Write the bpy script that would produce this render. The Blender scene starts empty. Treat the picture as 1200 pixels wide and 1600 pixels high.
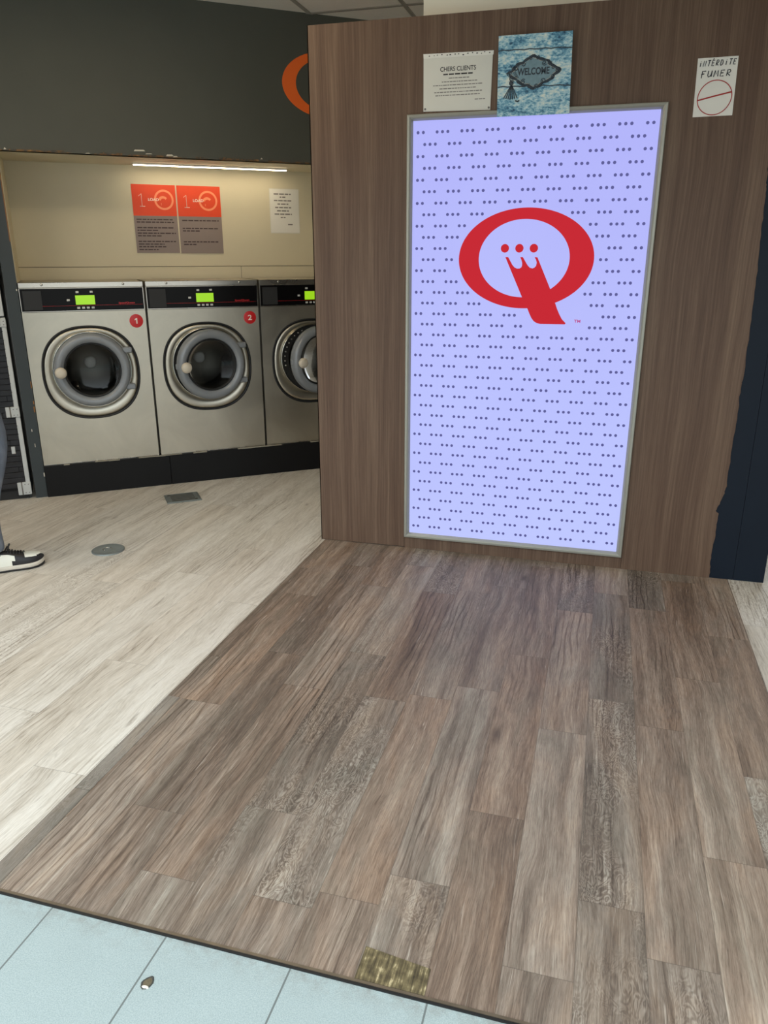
import bpy, math, random
from mathutils import Vector, Matrix
PI = math.pi
sin, cos = math.sin, math.cos
COL = bpy.context.scene.collection
scn = bpy.context.scene

# ------------------------------------------------------------------ camera, world, exposure
CAM_H = 1.47
cam = bpy.data.cameras.new('camera')
cam.sensor_fit = 'VERTICAL'; cam.sensor_height = 24.0; cam.sensor_width = 18.0
cam.lens = 24.0 * 1195.5 / 1600.0
cam.clip_start = 0.02; cam.clip_end = 200
co = bpy.data.objects.new('camera', cam); COL.objects.link(co)
_r = Vector((0.96252659, 0.27118442, -0.00125435)); _u = Vector((-0.08499101, 0.30604819, 0.94821466)); _f = Vector((-0.25752494, 0.91257521, -0.31762775))
co.matrix_world = Matrix(((_r.x, _u.x, -_f.x, 0), (_r.y, _u.y, -_f.y, 0), (_r.z, _u.z, -_f.z, CAM_H), (0, 0, 0, 1)))
scn.camera = co

world = bpy.data.worlds.new('world'); scn.world = world; world.use_nodes = True
wn = world.node_tree.nodes; wl = world.node_tree.links
bg = wn['Background']
tc = wn.new('ShaderNodeTexCoord'); sx = wn.new('ShaderNodeSeparateXYZ'); rp = wn.new('ShaderNodeValToRGB')
wl.new(tc.outputs['Generated'], sx.inputs[0]); wl.new(sx.outputs['Z'], rp.inputs[0]); wl.new(rp.outputs[0], bg.inputs[0])
rp.color_ramp.elements[0].position = 0.0; rp.color_ramp.elements[0].color = (0.30, 0.30, 0.29, 1)
rp.color_ramp.elements[1].position = 0.35; rp.color_ramp.elements[1].color = (0.84, 0.94, 1.0, 1)
e = rp.color_ramp.elements.new(0.12); e.color = (0.42, 0.43, 0.43, 1)
bg.inputs[1].default_value = 3.3

vs = scn.view_settings
scn.display_settings.display_device = 'sRGB'
vs.view_transform = 'Standard'; vs.look = 'None'; vs.exposure = 0.0; vs.gamma = 1.0; vs.use_curve_mapping = False

# ------------------------------------------------------------------ frames
TH = 0.66563594
FW = Matrix.Identity(4)
FN = Matrix.Translation((-3.36336, 3.95003, 0)) @ Matrix.Rotation(TH, 4, 'Z')   # niche frame: x along the machines, y away from the camera
WY = 3.684                                                                      # front of the wooden partition

# ------------------------------------------------------------------ materials
def lin(c): return tuple(((v/255)/12.92 if v/255 <= 0.04045 else (((v/255)+0.055)/1.055)**2.4) for v in c) + (1,)
class NT:
    def __init__(s, name):
        s.m = bpy.data.materials.new(name); s.m.use_nodes = True
        s.t = s.m.node_tree; s.n = s.t.nodes; s.b = s.n['Principled BSDF']
    def node(s, typ, **kw):
        n = s.n.new(typ)
        for k, v in kw.items(): setattr(n, k, v)
        return n
    def put(s, sock, v):
        if hasattr(v, 'is_linked') or isinstance(v, bpy.types.NodeSocket): s.t.links.new(v, sock)
        else: sock.default_value = v
    def math(s, op, a, b=0.0, c=None, clamp=False):
        n = s.node('ShaderNodeMath', operation=op, use_clamp=clamp)
        s.put(n.inputs[0], a); s.put(n.inputs[1], b)
        if c is not None: s.put(n.inputs[2], c)
        return n.outputs[0]
    def vec(s, x, y, z):
        n = s.node('ShaderNodeCombineXYZ')
        for i, v in enumerate((x, y, z)): s.put(n.inputs[i], v)
        return n.outputs[0]
    def sep(s, v):
        n = s.node('ShaderNodeSeparateXYZ'); s.put(n.inputs[0], v); return n.outputs
    def noise(s, v, scale=1, detail=4, rough=0.5, dist=0.0, out=0):
        n = s.node('ShaderNodeTexNoise'); s.put(n.inputs['Vector'], v)
        n.inputs['Scale'].default_value = scale; n.inputs['Detail'].default_value = detail
        n.inputs['Roughness'].default_value = rough; n.inputs['Distortion'].default_value = dist
        return n.outputs[out]
    def white(s, v, dim='2D', out='Value'):
        n = s.node('ShaderNodeTexWhiteNoise', noise_dimensions=dim)
        if dim == '1D': s.put(n.inputs['W'], v)
        else: s.put(n.inputs['Vector'], v)
        return n.outputs[out]
    def ramp(s, f, stops, interp='LINEAR'):
        n = s.node('ShaderNodeValToRGB'); s.put(n.inputs[0], f); cr = n.color_ramp; cr.interpolation = interp
        while len(cr.elements) < len(stops): cr.elements.new(0.5)
        for e, (p, c) in zip(cr.elements, stops):
            e.position = p; e.color = c if isinstance(c, tuple) and len(c) == 4 else (c, c, c, 1)
        return n.outputs[0]
    def mix(s, f, a, b, mode='MIX'):
        n = s.node('ShaderNodeMix', data_type='RGBA', blend_type=mode)
        s.put(n.inputs[0], f); s.put(n.inputs[6], a); s.put(n.inputs[7], b)
        return n.outputs[2]
    def bump(s, h, strength=0.2, dist=0.001):
        n = s.node('ShaderNodeBump'); s.put(n.inputs['Height'], h)
        n.inputs['Strength'].default_value = strength; n.inputs['Distance'].default_value = dist
        s.t.links.new(n.outputs[0], s.b.inputs['Normal'])
    def pos(s): return s.node('ShaderNodeNewGeometry').outputs['Position']
    def obj(s): return s.node('ShaderNodeTexCoord').outputs['Object']
    def set(s, **kw):
        mp = dict(base='Base Color', rough='Roughness', metal='Metallic', spec='Specular IOR Level', coat='Coat Weight', coatr='Coat Roughness',
                  emit='Emission Color', es='Emission Strength', trans='Transmission Weight', alpha='Alpha', ior='IOR', sheen='Sheen Weight')
        for k, v in kw.items(): s.put(s.b.inputs[mp[k]], v)
        return s.m
def flat(name, c, rough=0.5, metal=0.0, var=0.06, sc=30, **kw):
    t = NT(name); L = lin(c)
    n = t.noise(t.obj(), sc, 3)
    a = tuple(max(0, v*(1-var)) for v in L[:3]) + (1,); b = tuple(min(1, v*(1+var)) for v in L[:3]) + (1,)
    t.set(base=t.mix(n, a, b), rough=rough, metal=metal, **kw)
    return t.m
def emis(name, c, s=1.0, base=None, rough=0.4, **kw):
    t = NT(name); t.set(base=base or (0, 0, 0, 1), emit=lin(c), es=s, rough=rough, **kw); return t.m

def planks(name, w, L, x0, cols, seam, rough, streak, fleck, yoff=0.0, gx=1.0, seamw=0.0011, bumps=0.35, warp=0.5):
    t = NT(name); x, y, z = t.sep(t.pos())
    u = t.math('DIVIDE', t.math('SUBTRACT', x, x0), w)
    ix = t.math('FLOOR', u)
    r1 = t.white(t.math('ADD', ix, 7.31), '1D')
    v = t.math('ADD', t.math('DIVIDE', t.math('ADD', y, yoff), L), r1)
    iy = t.math('FLOOR', v)
    idv = t.vec(ix, iy, 3.0)
    pid = t.white(idv, '2D')
    pid2 = t.white(t.vec(t.math('ADD', ix, 31.7), t.math('ADD', iy, 11.3), 0), '2D')
    zoff = t.math('MULTIPLY', pid, 40.0)
    # broad bands along the plank, a slow wander so the grain is not ruled
    wv = t.math('MULTIPLY', t.math('SUBTRACT', t.noise(t.vec(t.math('MULTIPLY', x, 5.0), t.math('MULTIPLY', y, 2.2), zoff), 1, 2), 0.5), 0.12*warp)
    xw = t.math('ADD', x, wv)
    broad = t.noise(t.vec(t.math('MULTIPLY', xw, 26.0*gx), t.math('MULTIPLY', y, 1.3), zoff), 1, 5, 0.6)
    fine = t.noise(t.vec(t.math('MULTIPLY', xw, 330.0*gx), t.math('MULTIPLY', y, 13.0), zoff), 1, 4, 0.65)
    fibre = t.noise(t.vec(t.math('MULTIPLY', xw, 760.0), t.math('MULTIPLY', y, 34.0), zoff), 1, 2, 0.6)
    fg0 = t.noise(t.vec(t.math('MULTIPLY', x, 26.0), t.math('MULTIPLY', y, 9.0), zoff), 1, 3, 0.5, 1.2)   # curly figure, as wandering contour lines
    fig = t.math('ADD', 0.5, t.math('MULTIPLY', t.math('SINE', t.math('MULTIPLY', fg0, 70.0)), 0.15))
    figm = t.math('MULTIPLY', t.ramp(pid2, [(0.62, 0.0), (0.8, 1.0)]), t.ramp(t.noise(t.vec(t.math('MULTIPLY', x, 5.0), t.math('MULTIPLY', y, 2.0), zoff), 1, 2), [(0.42, 0.0), (0.6, 1.0)]))
    g = t.math('ADD', t.math('MULTIPLY', broad, 0.55), t.math('MULTIPLY', fine, 0.45))
    g = t.math('ADD', g, t.math('MULTIPLY', t.math('MULTIPLY', t.math('SUBTRACT', fig, 0.5), figm), 0.7))
    g = t.math('ADD', g, t.math('MULTIPLY', t.math('SUBTRACT', pid, 0.5), streak))
    # cathedral rings
    wav = t.node('ShaderNodeTexWave', wave_type='BANDS', bands_direction='X'); t.put(wav.inputs['Vector'], t.vec(t.math('MULTIPLY', x, 1.0), t.math('MULTIPLY', y, 0.12), zoff))
    wav.inputs['Scale'].default_value = 14; wav.inputs['Distortion'].default_value = 7.0; wav.inputs['Detail'].default_value = 2; wav.inputs['Detail Scale'].default_value = 1.6
    ring = t.ramp(wav.outputs[1], [(0.0, 1.0), (0.12, 0.35), (0.3, 0.0)])
    ringm = t.ramp(t.noise(t.vec(t.math('MULTIPLY', x, 6.0), t.math('MULTIPLY', y, 1.2), zoff), 1, 2), [(0.52, 0.0), (0.66, 1.0)])
    g = t.math('SUBTRACT', g, t.math('MULTIPLY', t.math('MULTIPLY', ring, ringm), 0.16))
    c = t.ramp(g, [(0.22, cols[0]), (0.42, cols[1]), (0.56, cols[2]), (0.80, cols[3])])
    hue = t.ramp(pid2, [(0.0, cols[4]), (0.5, (1, 1, 1, 1)), (1.0, cols[5])])
    c = t.mix(1.0, c, hue, 'MULTIPLY')
    mot = t.noise(t.vec(t.math('MULTIPLY', x, 9.0), t.math('MULTIPLY', y, 2.4), t.math('ADD', zoff, 4.0)), 1, 4, 0.6, 0.8)
    if fleck: c = t.mix(1.0, c, t.ramp(mot, [(0.34, (.84, .87, .87, 1)), (0.5, (1.0, 1.0, 1.0, 1)), (0.64, (1.10, 1.05, 1.0, 1))]), 'MULTIPLY')
    else:
        sk = t.noise(t.vec(t.math('MULTIPLY', xw, 60.0), t.math('MULTIPLY', y, 5.0), t.math('ADD', zoff, 6.0)), 1, 3, 0.6, 0.8)
        c = t.mix(t.math('MULTIPLY', t.ramp(sk, [(0.60, 0.0), (0.74, 1.0)]), 0.55), c, cols[0])
    dk = t.ramp(fibre, [(0.32, 0.5), (0.48, 1.0)]); c = t.mix(0.62 if fleck else 0.3, c, dk, 'MULTIPLY')
    if fleck:
        fl = t.noise(t.vec(t.math('MULTIPLY', xw, 150.0), t.math('MULTIPLY', y, 5.0), t.math('ADD', zoff, 9.0)), 1, 3, 0.6, 0.6)
        fm = t.math('MULTIPLY', t.ramp(fl, [(0.655, 0.0), (0.73, 1.0)]), fleck)
        c = t.mix(fm, c, cols[3])
        kn = t.node('ShaderNodeTexVoronoi'); t.put(kn.inputs['Vector'], t.vec(t.math('MULTIPLY', x, 3.3), t.math('MULTIPLY', y, 1.2), zoff)); kn.inputs['Scale'].default_value = 1
        km = t.ramp(kn.outputs['Distance'], [(0.02, 0.75), (0.055, 0.3), (0.10, 0.0)])
        c = t.mix(km, c, cols[0])
    def edge(f, ww):
        fr = t.math('FRACT', f); d = t.math('MINIMUM', fr, t.math('SUBTRACT', 1.0, fr))
        return t.math('LESS_THAN', t.math('MULTIPLY', d, ww), seamw)
    sm = t.math('MAXIMUM', edge(u, w), edge(v, L))
    c = t.mix(t.math('MULTIPLY', sm, seam), c, lin((52, 44, 38)))
    t.set(base=c, rough=t.math('ADD', rough, t.math('MULTIPLY', fine, 0.25)), spec=0.35)
    h = t.math('SUBTRACT', t.math('ADD', t.math('MULTIPLY', fibre, 0.5), t.math('MULTIPLY', fine, 0.5)), t.math('MULTIPLY', sm, 0.8))
    t.bump(h, bumps, 0.0012)
    return t.m

M = {}
M['dark_plank'] = planks('dark_oak_vinyl_planks', 0.1522, 0.92, 0.0545, [lin((70, 58, 49)), lin((112, 97, 85)), (*lin((144, 129, 115))[:3], 1), lin((190, 179, 164)), (1.04, .98, .93, 1), (.91, .96, .98, 1)], 0.35, 0.40, 0.11, 0.55, yoff=0.18)
M['light_plank'] = planks('pale_oak_vinyl_planks', 0.18, 1.22, -1.381, [lin((120, 106, 90)), lin((190, 181, 167)), lin((212, 205, 193)), lin((230, 226, 217)), (1.0, .985, .97, 1), (.985, .99, 1.0, 1)], 0.30, 0.38, 0.04, 0.0, yoff=0.35, gx=0.6, bumps=0.12, warp=0.9)

def wall_wood():
    t = NT('walnut_laminate'); x, y, z = t.sep(t.pos())
    wv = t.math('MULTIPLY', t.math('SUBTRACT', t.noise(t.vec(t.math('MULTIPLY', x, 3.0), 0.0, t.math('MULTIPLY', z, 0.9)), 1, 2), 0.5), 0.06)
    xw = t.math('ADD', x, wv)
    a = t.noise(t.vec(t.math('MULTIPLY', xw, 16.0), 0.0, t.math('MULTIPLY', z, 0.35)), 1, 4, 0.6)
    b = t.noise(t.vec(t.math('MULTIPLY', xw, 120.0), 0.0, t.math('MULTIPLY', z, 2.2)), 1, 4, 0.6)
    f = t.noise(t.vec(t.math('MULTIPLY', xw, 500.0), 0.0, t.math('MULTIPLY', z, 14.0)), 1, 2, 0.6)
    g = t.math('ADD', t.math('MULTIPLY', a, 0.55), t.math('MULTIPLY', b, 0.45))
    c = t.ramp(g, [(0.28, lin((72, 53, 41))), (0.45, lin((92, 71, 57))), (0.56, lin((106, 85, 69))), (0.75, lin((128, 106, 87)))])
    c = t.mix(0.35, c, t.ramp(f, [(0.32, 0.6), (0.5, 1.0)]), 'MULTIPLY')
    t.set(base=c, rough=0.5, spec=0.3); t.bump(f, 0.12, 0.0008)
    return t.m
M['wood_wall'] = wall_wood()

def tile():
    t = NT('pale_blue_grey_tile'); x, y, z = t.sep(t.pos())
    u = t.math('DIVIDE', t.math('ADD', x, 1.1494), 0.30437); v = t.math('DIVIDE', t.math('SUBTRACT', y, 1.167), 0.30437)
    def edge(f):
        fr = t.math('FRACT', f); return t.math('MULTIPLY', t.math('MINIMUM', fr, t.math('SUBTRACT', 1.0, fr)), 0.30437)
    d = t.math('MINIMUM', edge(u), edge(v)); gm = t.math('LESS_THAN', d, 0.0021)
    sp = t.noise(t.pos(), 420, 3, 0.6); bl = t.noise(t.pos(), 9, 3)
    c = t.ramp(sp, [(0.3, lin((142, 155, 154))), (0.5, lin((157, 170, 169))), (0.72, lin((172, 184, 183)))])
    c = t.mix(0.3, c, t.ramp(bl, [(0.35, 0.88), (0.65, 1.0)]), 'MULTIPLY')
    near = t.math('MULTIPLY', t.ramp(t.math('SUBTRACT', 1.167, y), [(0.0, 1.0), (0.03, 0.35), (0.07, 0.0)]), t.ramp(t.noise(t.pos(), 26, 4, 0.7), [(0.42, 0.0), (0.66, 1.0)]))
    c = t.mix(t.math('MULTIPLY', near, 0.55), c, lin((112, 100, 84)))
    c = t.mix(gm, c, lin((104, 110, 108)))
    t.set(base=c, rough=0.55, spec=0.3); t.bump(t.math('SUBTRACT', sp, t.math('MULTIPLY', gm, 3.0)), 0.15, 0.0015)
    return t.m
M['tile'] = tile()

def steel(name, base, r=0.30, var=0.16):
    t = NT(name); o = t.obj(); x, y, z = t.sep(o)
    br = t.noise(t.vec(t.math('MULTIPLY', x, 4.0), y, t.math('MULTIPLY', z, 160.0)), 1, 3, 0.6)
    bl = t.noise(o, 3.2, 4, 0.6, 1.0)
    c = t.mix(bl, tuple(v*(1-var) for v in lin(base)[:3]) + (1,), tuple(min(1, v*(1+var)) for v in lin(base)[:3]) + (1,))
    t.set(base=c, metal=1.0, rough=t.math('ADD', t.math('MULTIPLY', bl, 0.22), r-0.08)); t.bump(br, 0.06, 0.0006)
    return t.m
M['steel'] = steel('brushed_stainless', (190, 184, 169), 0.36, 0.24)
M['steel2'] = steel('stainless_trim', (200, 196, 186), 0.25)
M['alu'] = flat('lightbox_aluminium', (158, 158, 148), 0.34, 0.35, 0.04)
M['chrome'] = flat('polished_metal', (190, 188, 180), 0.12, 1.0)
M['charcoal'] = flat('charcoal_paint', (78, 79, 71), 0.6, 0, 0.08, 5)
M['slate'] = flat('slate_paint', (48, 55, 57), 0.55, 0, 0.1, 8)
M['navy'] = flat('navy_paint', (17, 27, 39), 0.5, 0, 0.12, 6, spec=0.2)
M['black'] = flat('black_paint', (13, 13, 14), 0.5, 0, 0.2, 14, spec=0.25)
M['black_gloss'] = flat('black_gloss', (10, 9, 10), 0.3, spec=0.15)
M['rubber'] = flat('black_rubber', (18, 18, 18), 0.55)
M['dark'] = flat('dark_interior', (30, 30, 30), 0.6)
M['drum'] = steel('drum_steel', (92, 90, 84), 0.45)
M['door_grey'] = flat('grey_door_enamel', (132, 136, 140), 0.30, 0.1)
M['knob'] = flat('ivory_knob', (206, 196, 178), 0.3)
M['hub'] = flat('pale_hub', (225, 225, 220), 0.4, 0.0)
M['cream'] = flat('cream_niche_paint', (208, 199, 172), 0.6, 0, 0.05, 3)
M['cream2'] = flat('cream_bulkhead_paint', (234, 228, 210), 0.7, 0, 0.03, 3)
M['white'] = flat('white_enamel', (188, 190, 188), 0.45, 0, 0.08, 20)
M['paper'] = flat('white_paper', (226, 224, 216), 0.6, 0, 0.03, 12)
M['paper2'] = flat('plastic_sleeve', (214, 212, 202), 0.3, 0, 0.05, 9)
M['ink'] = flat('dark_ink', (40, 38, 38), 0.6)
M['ink_grey'] = flat('grey_ink', (118, 114, 110), 0.6)
M['marker'] = flat('black_marker', (34, 36, 46), 0.5)
M['redpen'] = flat('red_felt_pen', (172, 36, 34), 0.6)
M['orange'] = flat('orange_poster_print', (226, 74, 36), 0.45, 0, 0.03)
M['orange2'] = flat('orange_header_logo', (255, 112, 36), 0.5, 0, 0.03)
M['peach'] = flat('peach_print', (246, 150, 108), 0.5)
M['pgrey'] = flat('grey_poster_print', (138, 124, 118), 0.5, 0, 0.03)
M['pink_text'] = flat('dark_poster_print', (70, 54, 54), 0.6)
M['whiteprint'] = flat('white_print', (240, 232, 220), 0.5)
M['stick_red'] = flat('red_sticker', (196, 28, 32), 0.4, 0, 0.03)
M['brand_red'] = flat('red_lettering', (190, 30, 36), 0.4)
M['button'] = flat('pale_button', (205, 205, 200), 0.4)
M['raw'] = flat('bare_chipboard_edge', (142, 98, 54), 0.8, 0, 0.3, 60)
M['chip_white'] = flat('chipped_plaster', (214, 206, 190), 0.8)
M['seam'] = flat('dark_seam', (56, 46, 38), 0.8)
M['denim'] = None
M['ceil_tile'] = flat('ceiling_tile', (226, 220, 208), 0.85, 0, 0.04, 60)
M['ceil_grid'] = flat('ceiling_grid', (150, 144, 132), 0.6)
M['wall_pl'] = flat('plaster_wall', (190, 184, 170), 0.7, 0, 0.03, 3)
M['lcd'] = emis('lcd_green', (166, 226, 34), 0.75, lin((90, 130, 20)), 0.3)
M['led'] = emis('led_strip', (255, 236, 202), 22.0)
M['panel_lamp'] = emis('ceiling_lamp_panel', (255, 232, 196), 13.0)
M['lb_face'] = None

def lightface(name, c1, c2, s=1.0):
    t = NT(name); o = t.pos(); x, y, z = t.sep(o)
    n = t.noise(o, 1.4, 3)
    f = t.math('ADD', t.math('MULTIPLY', z, -0.42), t.math('ADD', 0.60, t.math('MULTIPLY', n, 0.5)))
    c = t.mix(t.math('MULTIPLY', f, 1.0, clamp=True), lin(c1), lin(c2))
    t.set(base=(0.03, 0.03, 0.03, 1), emit=c, es=s, rough=0.12, spec=0.25)
    return t.m
M['lb_face'] = lightface('backlit_print_white', (172, 174, 246), (190, 200, 255))
M['lb_dot'] = emis('backlit_print_dot', (84, 84, 144), 1.0, (0.02, 0.02, 0.03, 1), 0.15, spec=0.15)
M['lb_red'] = emis('backlit_print_red', (196, 26, 42), 1.0, (0.02, 0.004, 0.004, 1), 0.3, spec=0.12)
M['lb_tm'] = emis('backlit_print_mark', (176, 70, 140), 1.0, (0.05, 0.01, 0.01, 1), 0.15)

def denim():
    t = NT('blue_grey_denim'); o = t.obj()
    a = t.noise(o, 6, 4); b = t.noise(o, 300, 2)
    c = t.ramp(a, [(0.3, lin((78, 86, 98))), (0.55, lin((104, 113, 126))), (0.75, lin((142, 149, 158)))])
    t.set(base=t.mix(0.3, c, t.ramp(b, [(0.3, 0.6), (0.6, 1.0)]), 'MULTIPLY'), rough=0.85); t.bump(t.math('ADD', b, t.math('MULTIPLY', t.noise(o, 22, 3), 2)), 0.4, 0.003)
    return t.m
M['denim'] = denim()
def weathered():
    t = NT('weathered_blue_boards'); x, y, z = t.sep(t.obj())
    a = t.noise(t.vec(t.math('MULTIPLY', x, 7.0), 0.0, t.math('MULTIPLY', z, 15.0)), 1, 6, 0.75)
    b = t.noise(t.vec(t.math('MULTIPLY', x, 60.0), 3.0, t.math('MULTIPLY', z, 130.0)), 1, 4, 0.7)
    g = t.math('ADD', t.math('MULTIPLY', a, 0.65), t.math('MULTIPLY', b, 0.35))
    c = t.ramp(g, [(0.36, lin((22, 42, 62))), (0.42, lin((46, 96, 126))), (0.465, lin((96, 152, 178))), (0.51, lin((160, 198, 210))), (0.58, lin((222, 226, 214)))])
    t.set(base=c, rough=0.4); return t.m
M['weathered'] = weathered()
M['iron'] = flat('printed_iron', (44, 54, 64), 0.45, 0, 0.4, 90)
M['iron_light'] = flat('printed_plaque', (112, 140, 150), 0.45, 0, 0.3, 70)
def brass():
    t = NT('worn_brass'); x, y, z = t.sep(t.pos())
    a = t.noise(t.vec(t.math('MULTIPLY', x, 160.0), t.math('MULTIPLY', y, 12.0), 0), 1, 4, 0.6); b = t.noise(t.pos(), 45, 3)
    g = t.math('ADD', t.math('MULTIPLY', a, 0.6), t.math('MULTIPLY', b, 0.4))
    c = t.ramp(g, [(0.34, lin((58, 52, 42))), (0.47, lin((100, 90, 66))), (0.56, lin((132, 120, 88))), (0.62, lin((200, 186, 146)))])
    t.set(base=c, metal=0.35, rough=0.42); t.bump(a, 0.4, 0.001); return t.m
M['brass'] = brass()
def slate_tile():
    t = NT('black_glazed_strip'); x, y, z = t.sep(t.obj())
    s = t.noise(t.vec(t.math('MULTIPLY', x, 14.0), 0, t.math('MULTIPLY', z, 40.0)), 1, 4)
    t.set(base=t.ramp(s, [(0.3, lin((14, 14, 17))), (0.7, lin((36, 37, 42)))]), rough=0.35); return t.m
M['black_slat'] = slate_tile()
def chipboard():
    t = NT('scuffed_painted_edge'); n = t.noise(t.obj(), 34, 5, 0.7)
    t.set(base=t.ramp(n, [(0.42, lin((70, 68, 62))), (0.5, lin((120, 88, 54))), (0.62, lin((150, 112, 70))), (0.72, lin((205, 198, 182)))], 'CONSTANT'), rough=0.8); return t.m
M['edge'] = chipboard()
M['skin'] = flat('skin', (196, 150, 122), 0.5)
M['jacket'] = flat('dark_jacket', (46, 48, 54), 0.8)
M['hair'] = flat('dark_hair', (36, 28, 24), 0.6)
M['shoe_white'] = flat('shoe_white_leather', (222, 220, 206), 0.45)
M['shoe_black'] = flat('shoe_black_leather', (22, 21, 24), 0.5)
M['sole'] = flat('shoe_midsole', (196, 188, 174), 0.55, 0, 0.12)
M['eye'] = flat('eye_white', (225, 222, 215), 0.3)
M['lips'] = flat('lips', (165, 100, 90), 0.5)

# ------------------------------------------------------------------ mesh helpers
ORG = {}
class MB:
    def __init__(s): s.v = []; s.f = []; s.mi = []; s.sm = []
    def add(s, vs, fs, mi=0, smooth=False):
        o = len(s.v); s.v += [tuple(v) for v in vs]
        for f in fs: s.f.append([o+i for i in f]); s.mi.append(mi); s.sm.append(smooth)
        return s
    def box(s, x0, x1, y0, y1, z0, z1, mi=0, b=0.0):
        if b > 0:   # chamfered box: bevel on all edges
            b = min(b, (x1-x0)*.45, (y1-y0)*.45, (z1-z0)*.45)
            idx = {}; vs = []
            for i, (X, dx) in enumerate(((x0, 1), (x1, -1))):
                for j, (Y, dy) in enumerate(((y0, 1), (y1, -1))):
                    for k, (Z, dz) in enumerate(((z0, 1), (z1, -1))):
                        for a in range(3):
                            p = [X+dx*b, Y+dy*b, Z+dz*b]; p[a] = (X, Y, Z)[a]
                            idx[(i, j, k, a)] = len(vs); vs.append(p)
            F = []
            for a in range(3):
                o1, o2 = [q for q in range(3) if q != a]
                for side in (0, 1):
                    q = []
                    for (m, n) in ((0, 0), (1, 0), (1, 1), (0, 1)):
                        key = [0, 0, 0]; key[a] = side; key[o1] = m; key[o2] = n; q.append(idx[(*key, a)])
                    flip = (side == 0) != (a == 1)
                    F.append(q[::-1] if flip else q)
            for a in range(3):      # edge faces along axis a
                o1, o2 = [q for q in range(3) if q != a]
                for m in (0, 1):
                    for n in (0, 1):
                        k0 = [0, 0, 0]; k0[o1] = m; k0[o2] = n; k1 = k0[:]; k1[a] = 1
                        F.append([idx[(*k0, o1)], idx[(*k1, o1)], idx[(*k1, o2)], idx[(*k0, o2)]])
            for i in (0, 1):
                for j in (0, 1):
                    for k in (0, 1): F.append([idx[(i, j, k, 0)], idx[(i, j, k, 1)], idx[(i, j, k, 2)]])
            return s.add(vs, F, mi)
        vs = [(x, y, z) for x in (x0, x1) for y in (y0, y1) for z in (z0, z1)]
        return s.add(vs, [(0, 1, 3, 2), (4, 6, 7, 5), (0, 4, 5, 1), (2, 3, 7, 6), (0, 2, 6, 4), (1, 5, 7, 3)], mi)
    def prism(s, pts, y0, y1, mi=0, axis='y'):
        n = len(pts)
        mk = (lambda p, d: (p[0], d, p[1])) if axis == 'y' else (lambda p, d: (p[0], p[1], d))
        vs = [mk(p, y0) for p in pts] + [mk(p, y1) for p in pts]
        F = [list(range(n)), list(range(2*n-1, n-1, -1))] + [(i, (i+1) % n, n+(i+1) % n, n+i) for i in range(n)]
        return s.add(vs, F, mi)
    def rings(s, loops, close=True, mi=0, smooth=True, cap0=False, cap1=False):
        n = len(loops[0]); vs = [p for l in loops for p in l]; F = []
        for a in range(len(loops)-1):
            for i in range(n if close else n-1):
                j = (i+1) % n; F.append((a*n+i, a*n+j, (a+1)*n+j, (a+1)*n+i))
        if cap0: F.append(list(range(n))[::-1])
        if cap1: F.append([(len(loops)-1)*n+i for i in range(n)])
        return s.add(vs, F, mi, smooth)
    def lathe(s, cx, cz, prof, n=64, mi=0, smooth=True, cap0=False, cap1=False):   # axis along y; prof = (radius, y)
        L = [[(cx+r*cos(2*PI*i/n), y, cz+r*sin(2*PI*i/n)) for i in range(n)] for r, y in prof]
        return s.rings(L, True, mi, smooth, cap0, cap1)
    def tube(s, pts, r, n=8, mi=0, caps=True, closed=False):
        P = [Vector(p) for p in pts]; rr = r if isinstance(r, (list, tuple)) else [r]*len(P)
        L = []; m = len(P); up = None
        for i, p in enumerate(P):
            if closed: d = (P[(i+1) % m]-P[i-1])
            else: d = (P[min(i+1, m-1)]-P[max(i-1, 0)])
            d.normalize()
            if up is None: up = d.orthogonal()
            up = (up - d*up.dot(d)); up.normalize(); q = d.cross(up)
            L.append([tuple(p+rr[i]*(cos(2*PI*k/n)*up+sin(2*PI*k/n)*q)) for k in range(n)])
        if closed: L.append(L[0]); return s.rings(L, True, mi, True)
        return s.rings(L, True, mi, True, caps, caps)
    def ball(s, c, r, n=20, m=12, mi=0, sc=(1, 1, 1)):
        L = []
        for a in range(m+1):
            ph = -PI/2+PI*a/m; ph = max(-PI/2+.03, min(PI/2-.03, ph))
            L.append([(c[0]+r*sc[0]*cos(ph)*cos(2*PI*i/n), c[1]+r*sc[1]*cos(ph)*sin(2*PI*i/n), c[2]+r*sc[2]*sin(ph)) for i in range(n)])
        return s.rings(L, True, mi, True, True, True)
    def quadx(s, x0, x1, z0, z1, y, mi=0):
        return s.add([(x0, y, z0), (x1, y, z0), (x1, y, z1), (x0, y, z1)], [(0, 1, 2, 3)], mi)
    def disc(s, cx, cz, r, y, n=24, mi=0, rz=None):
        rz = rz or r
        return s.add([(cx+r*cos(2*PI*i/n), y, cz+rz*sin(2*PI*i/n)) for i in range(n)], [list(range(n))], mi)
    def build(s, name, mats, parent=None, frame=FW, org=None, **props):
        o0 = Vector(ORG.get(parent.name, (0, 0, 0))) if parent else Vector((0, 0, 0))
        if org is None: org = o0 if parent else Vector((0, 0, 0))
        org = Vector(org)
        me = bpy.data.meshes.new(name)
        me.from_pydata([tuple(Vector(v)-org) for v in s.v], [], s.f)
        if not isinstance(mats, (list, tuple)): mats = [mats]
        for m in mats: me.materials.append(M[m] if isinstance(m, str) else m)
        me.polygons.foreach_set('material_index', s.mi); me.polygons.foreach_set('use_smooth', s.sm)
        me.update(); me.validate()
        import bmesh
        b = bmesh.new(); b.from_mesh(me); bmesh.ops.recalc_face_normals(b, faces=b.faces)
        b.to_mesh(me); b.free()
        ob = bpy.data.objects.new(name, me); COL.objects.link(ob)
        if parent: ob.parent = parent; ob.location = org-o0
        else: ob.matrix_world = frame @ Matrix.Translation(org)
        ORG[ob.name] = tuple(org)
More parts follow.
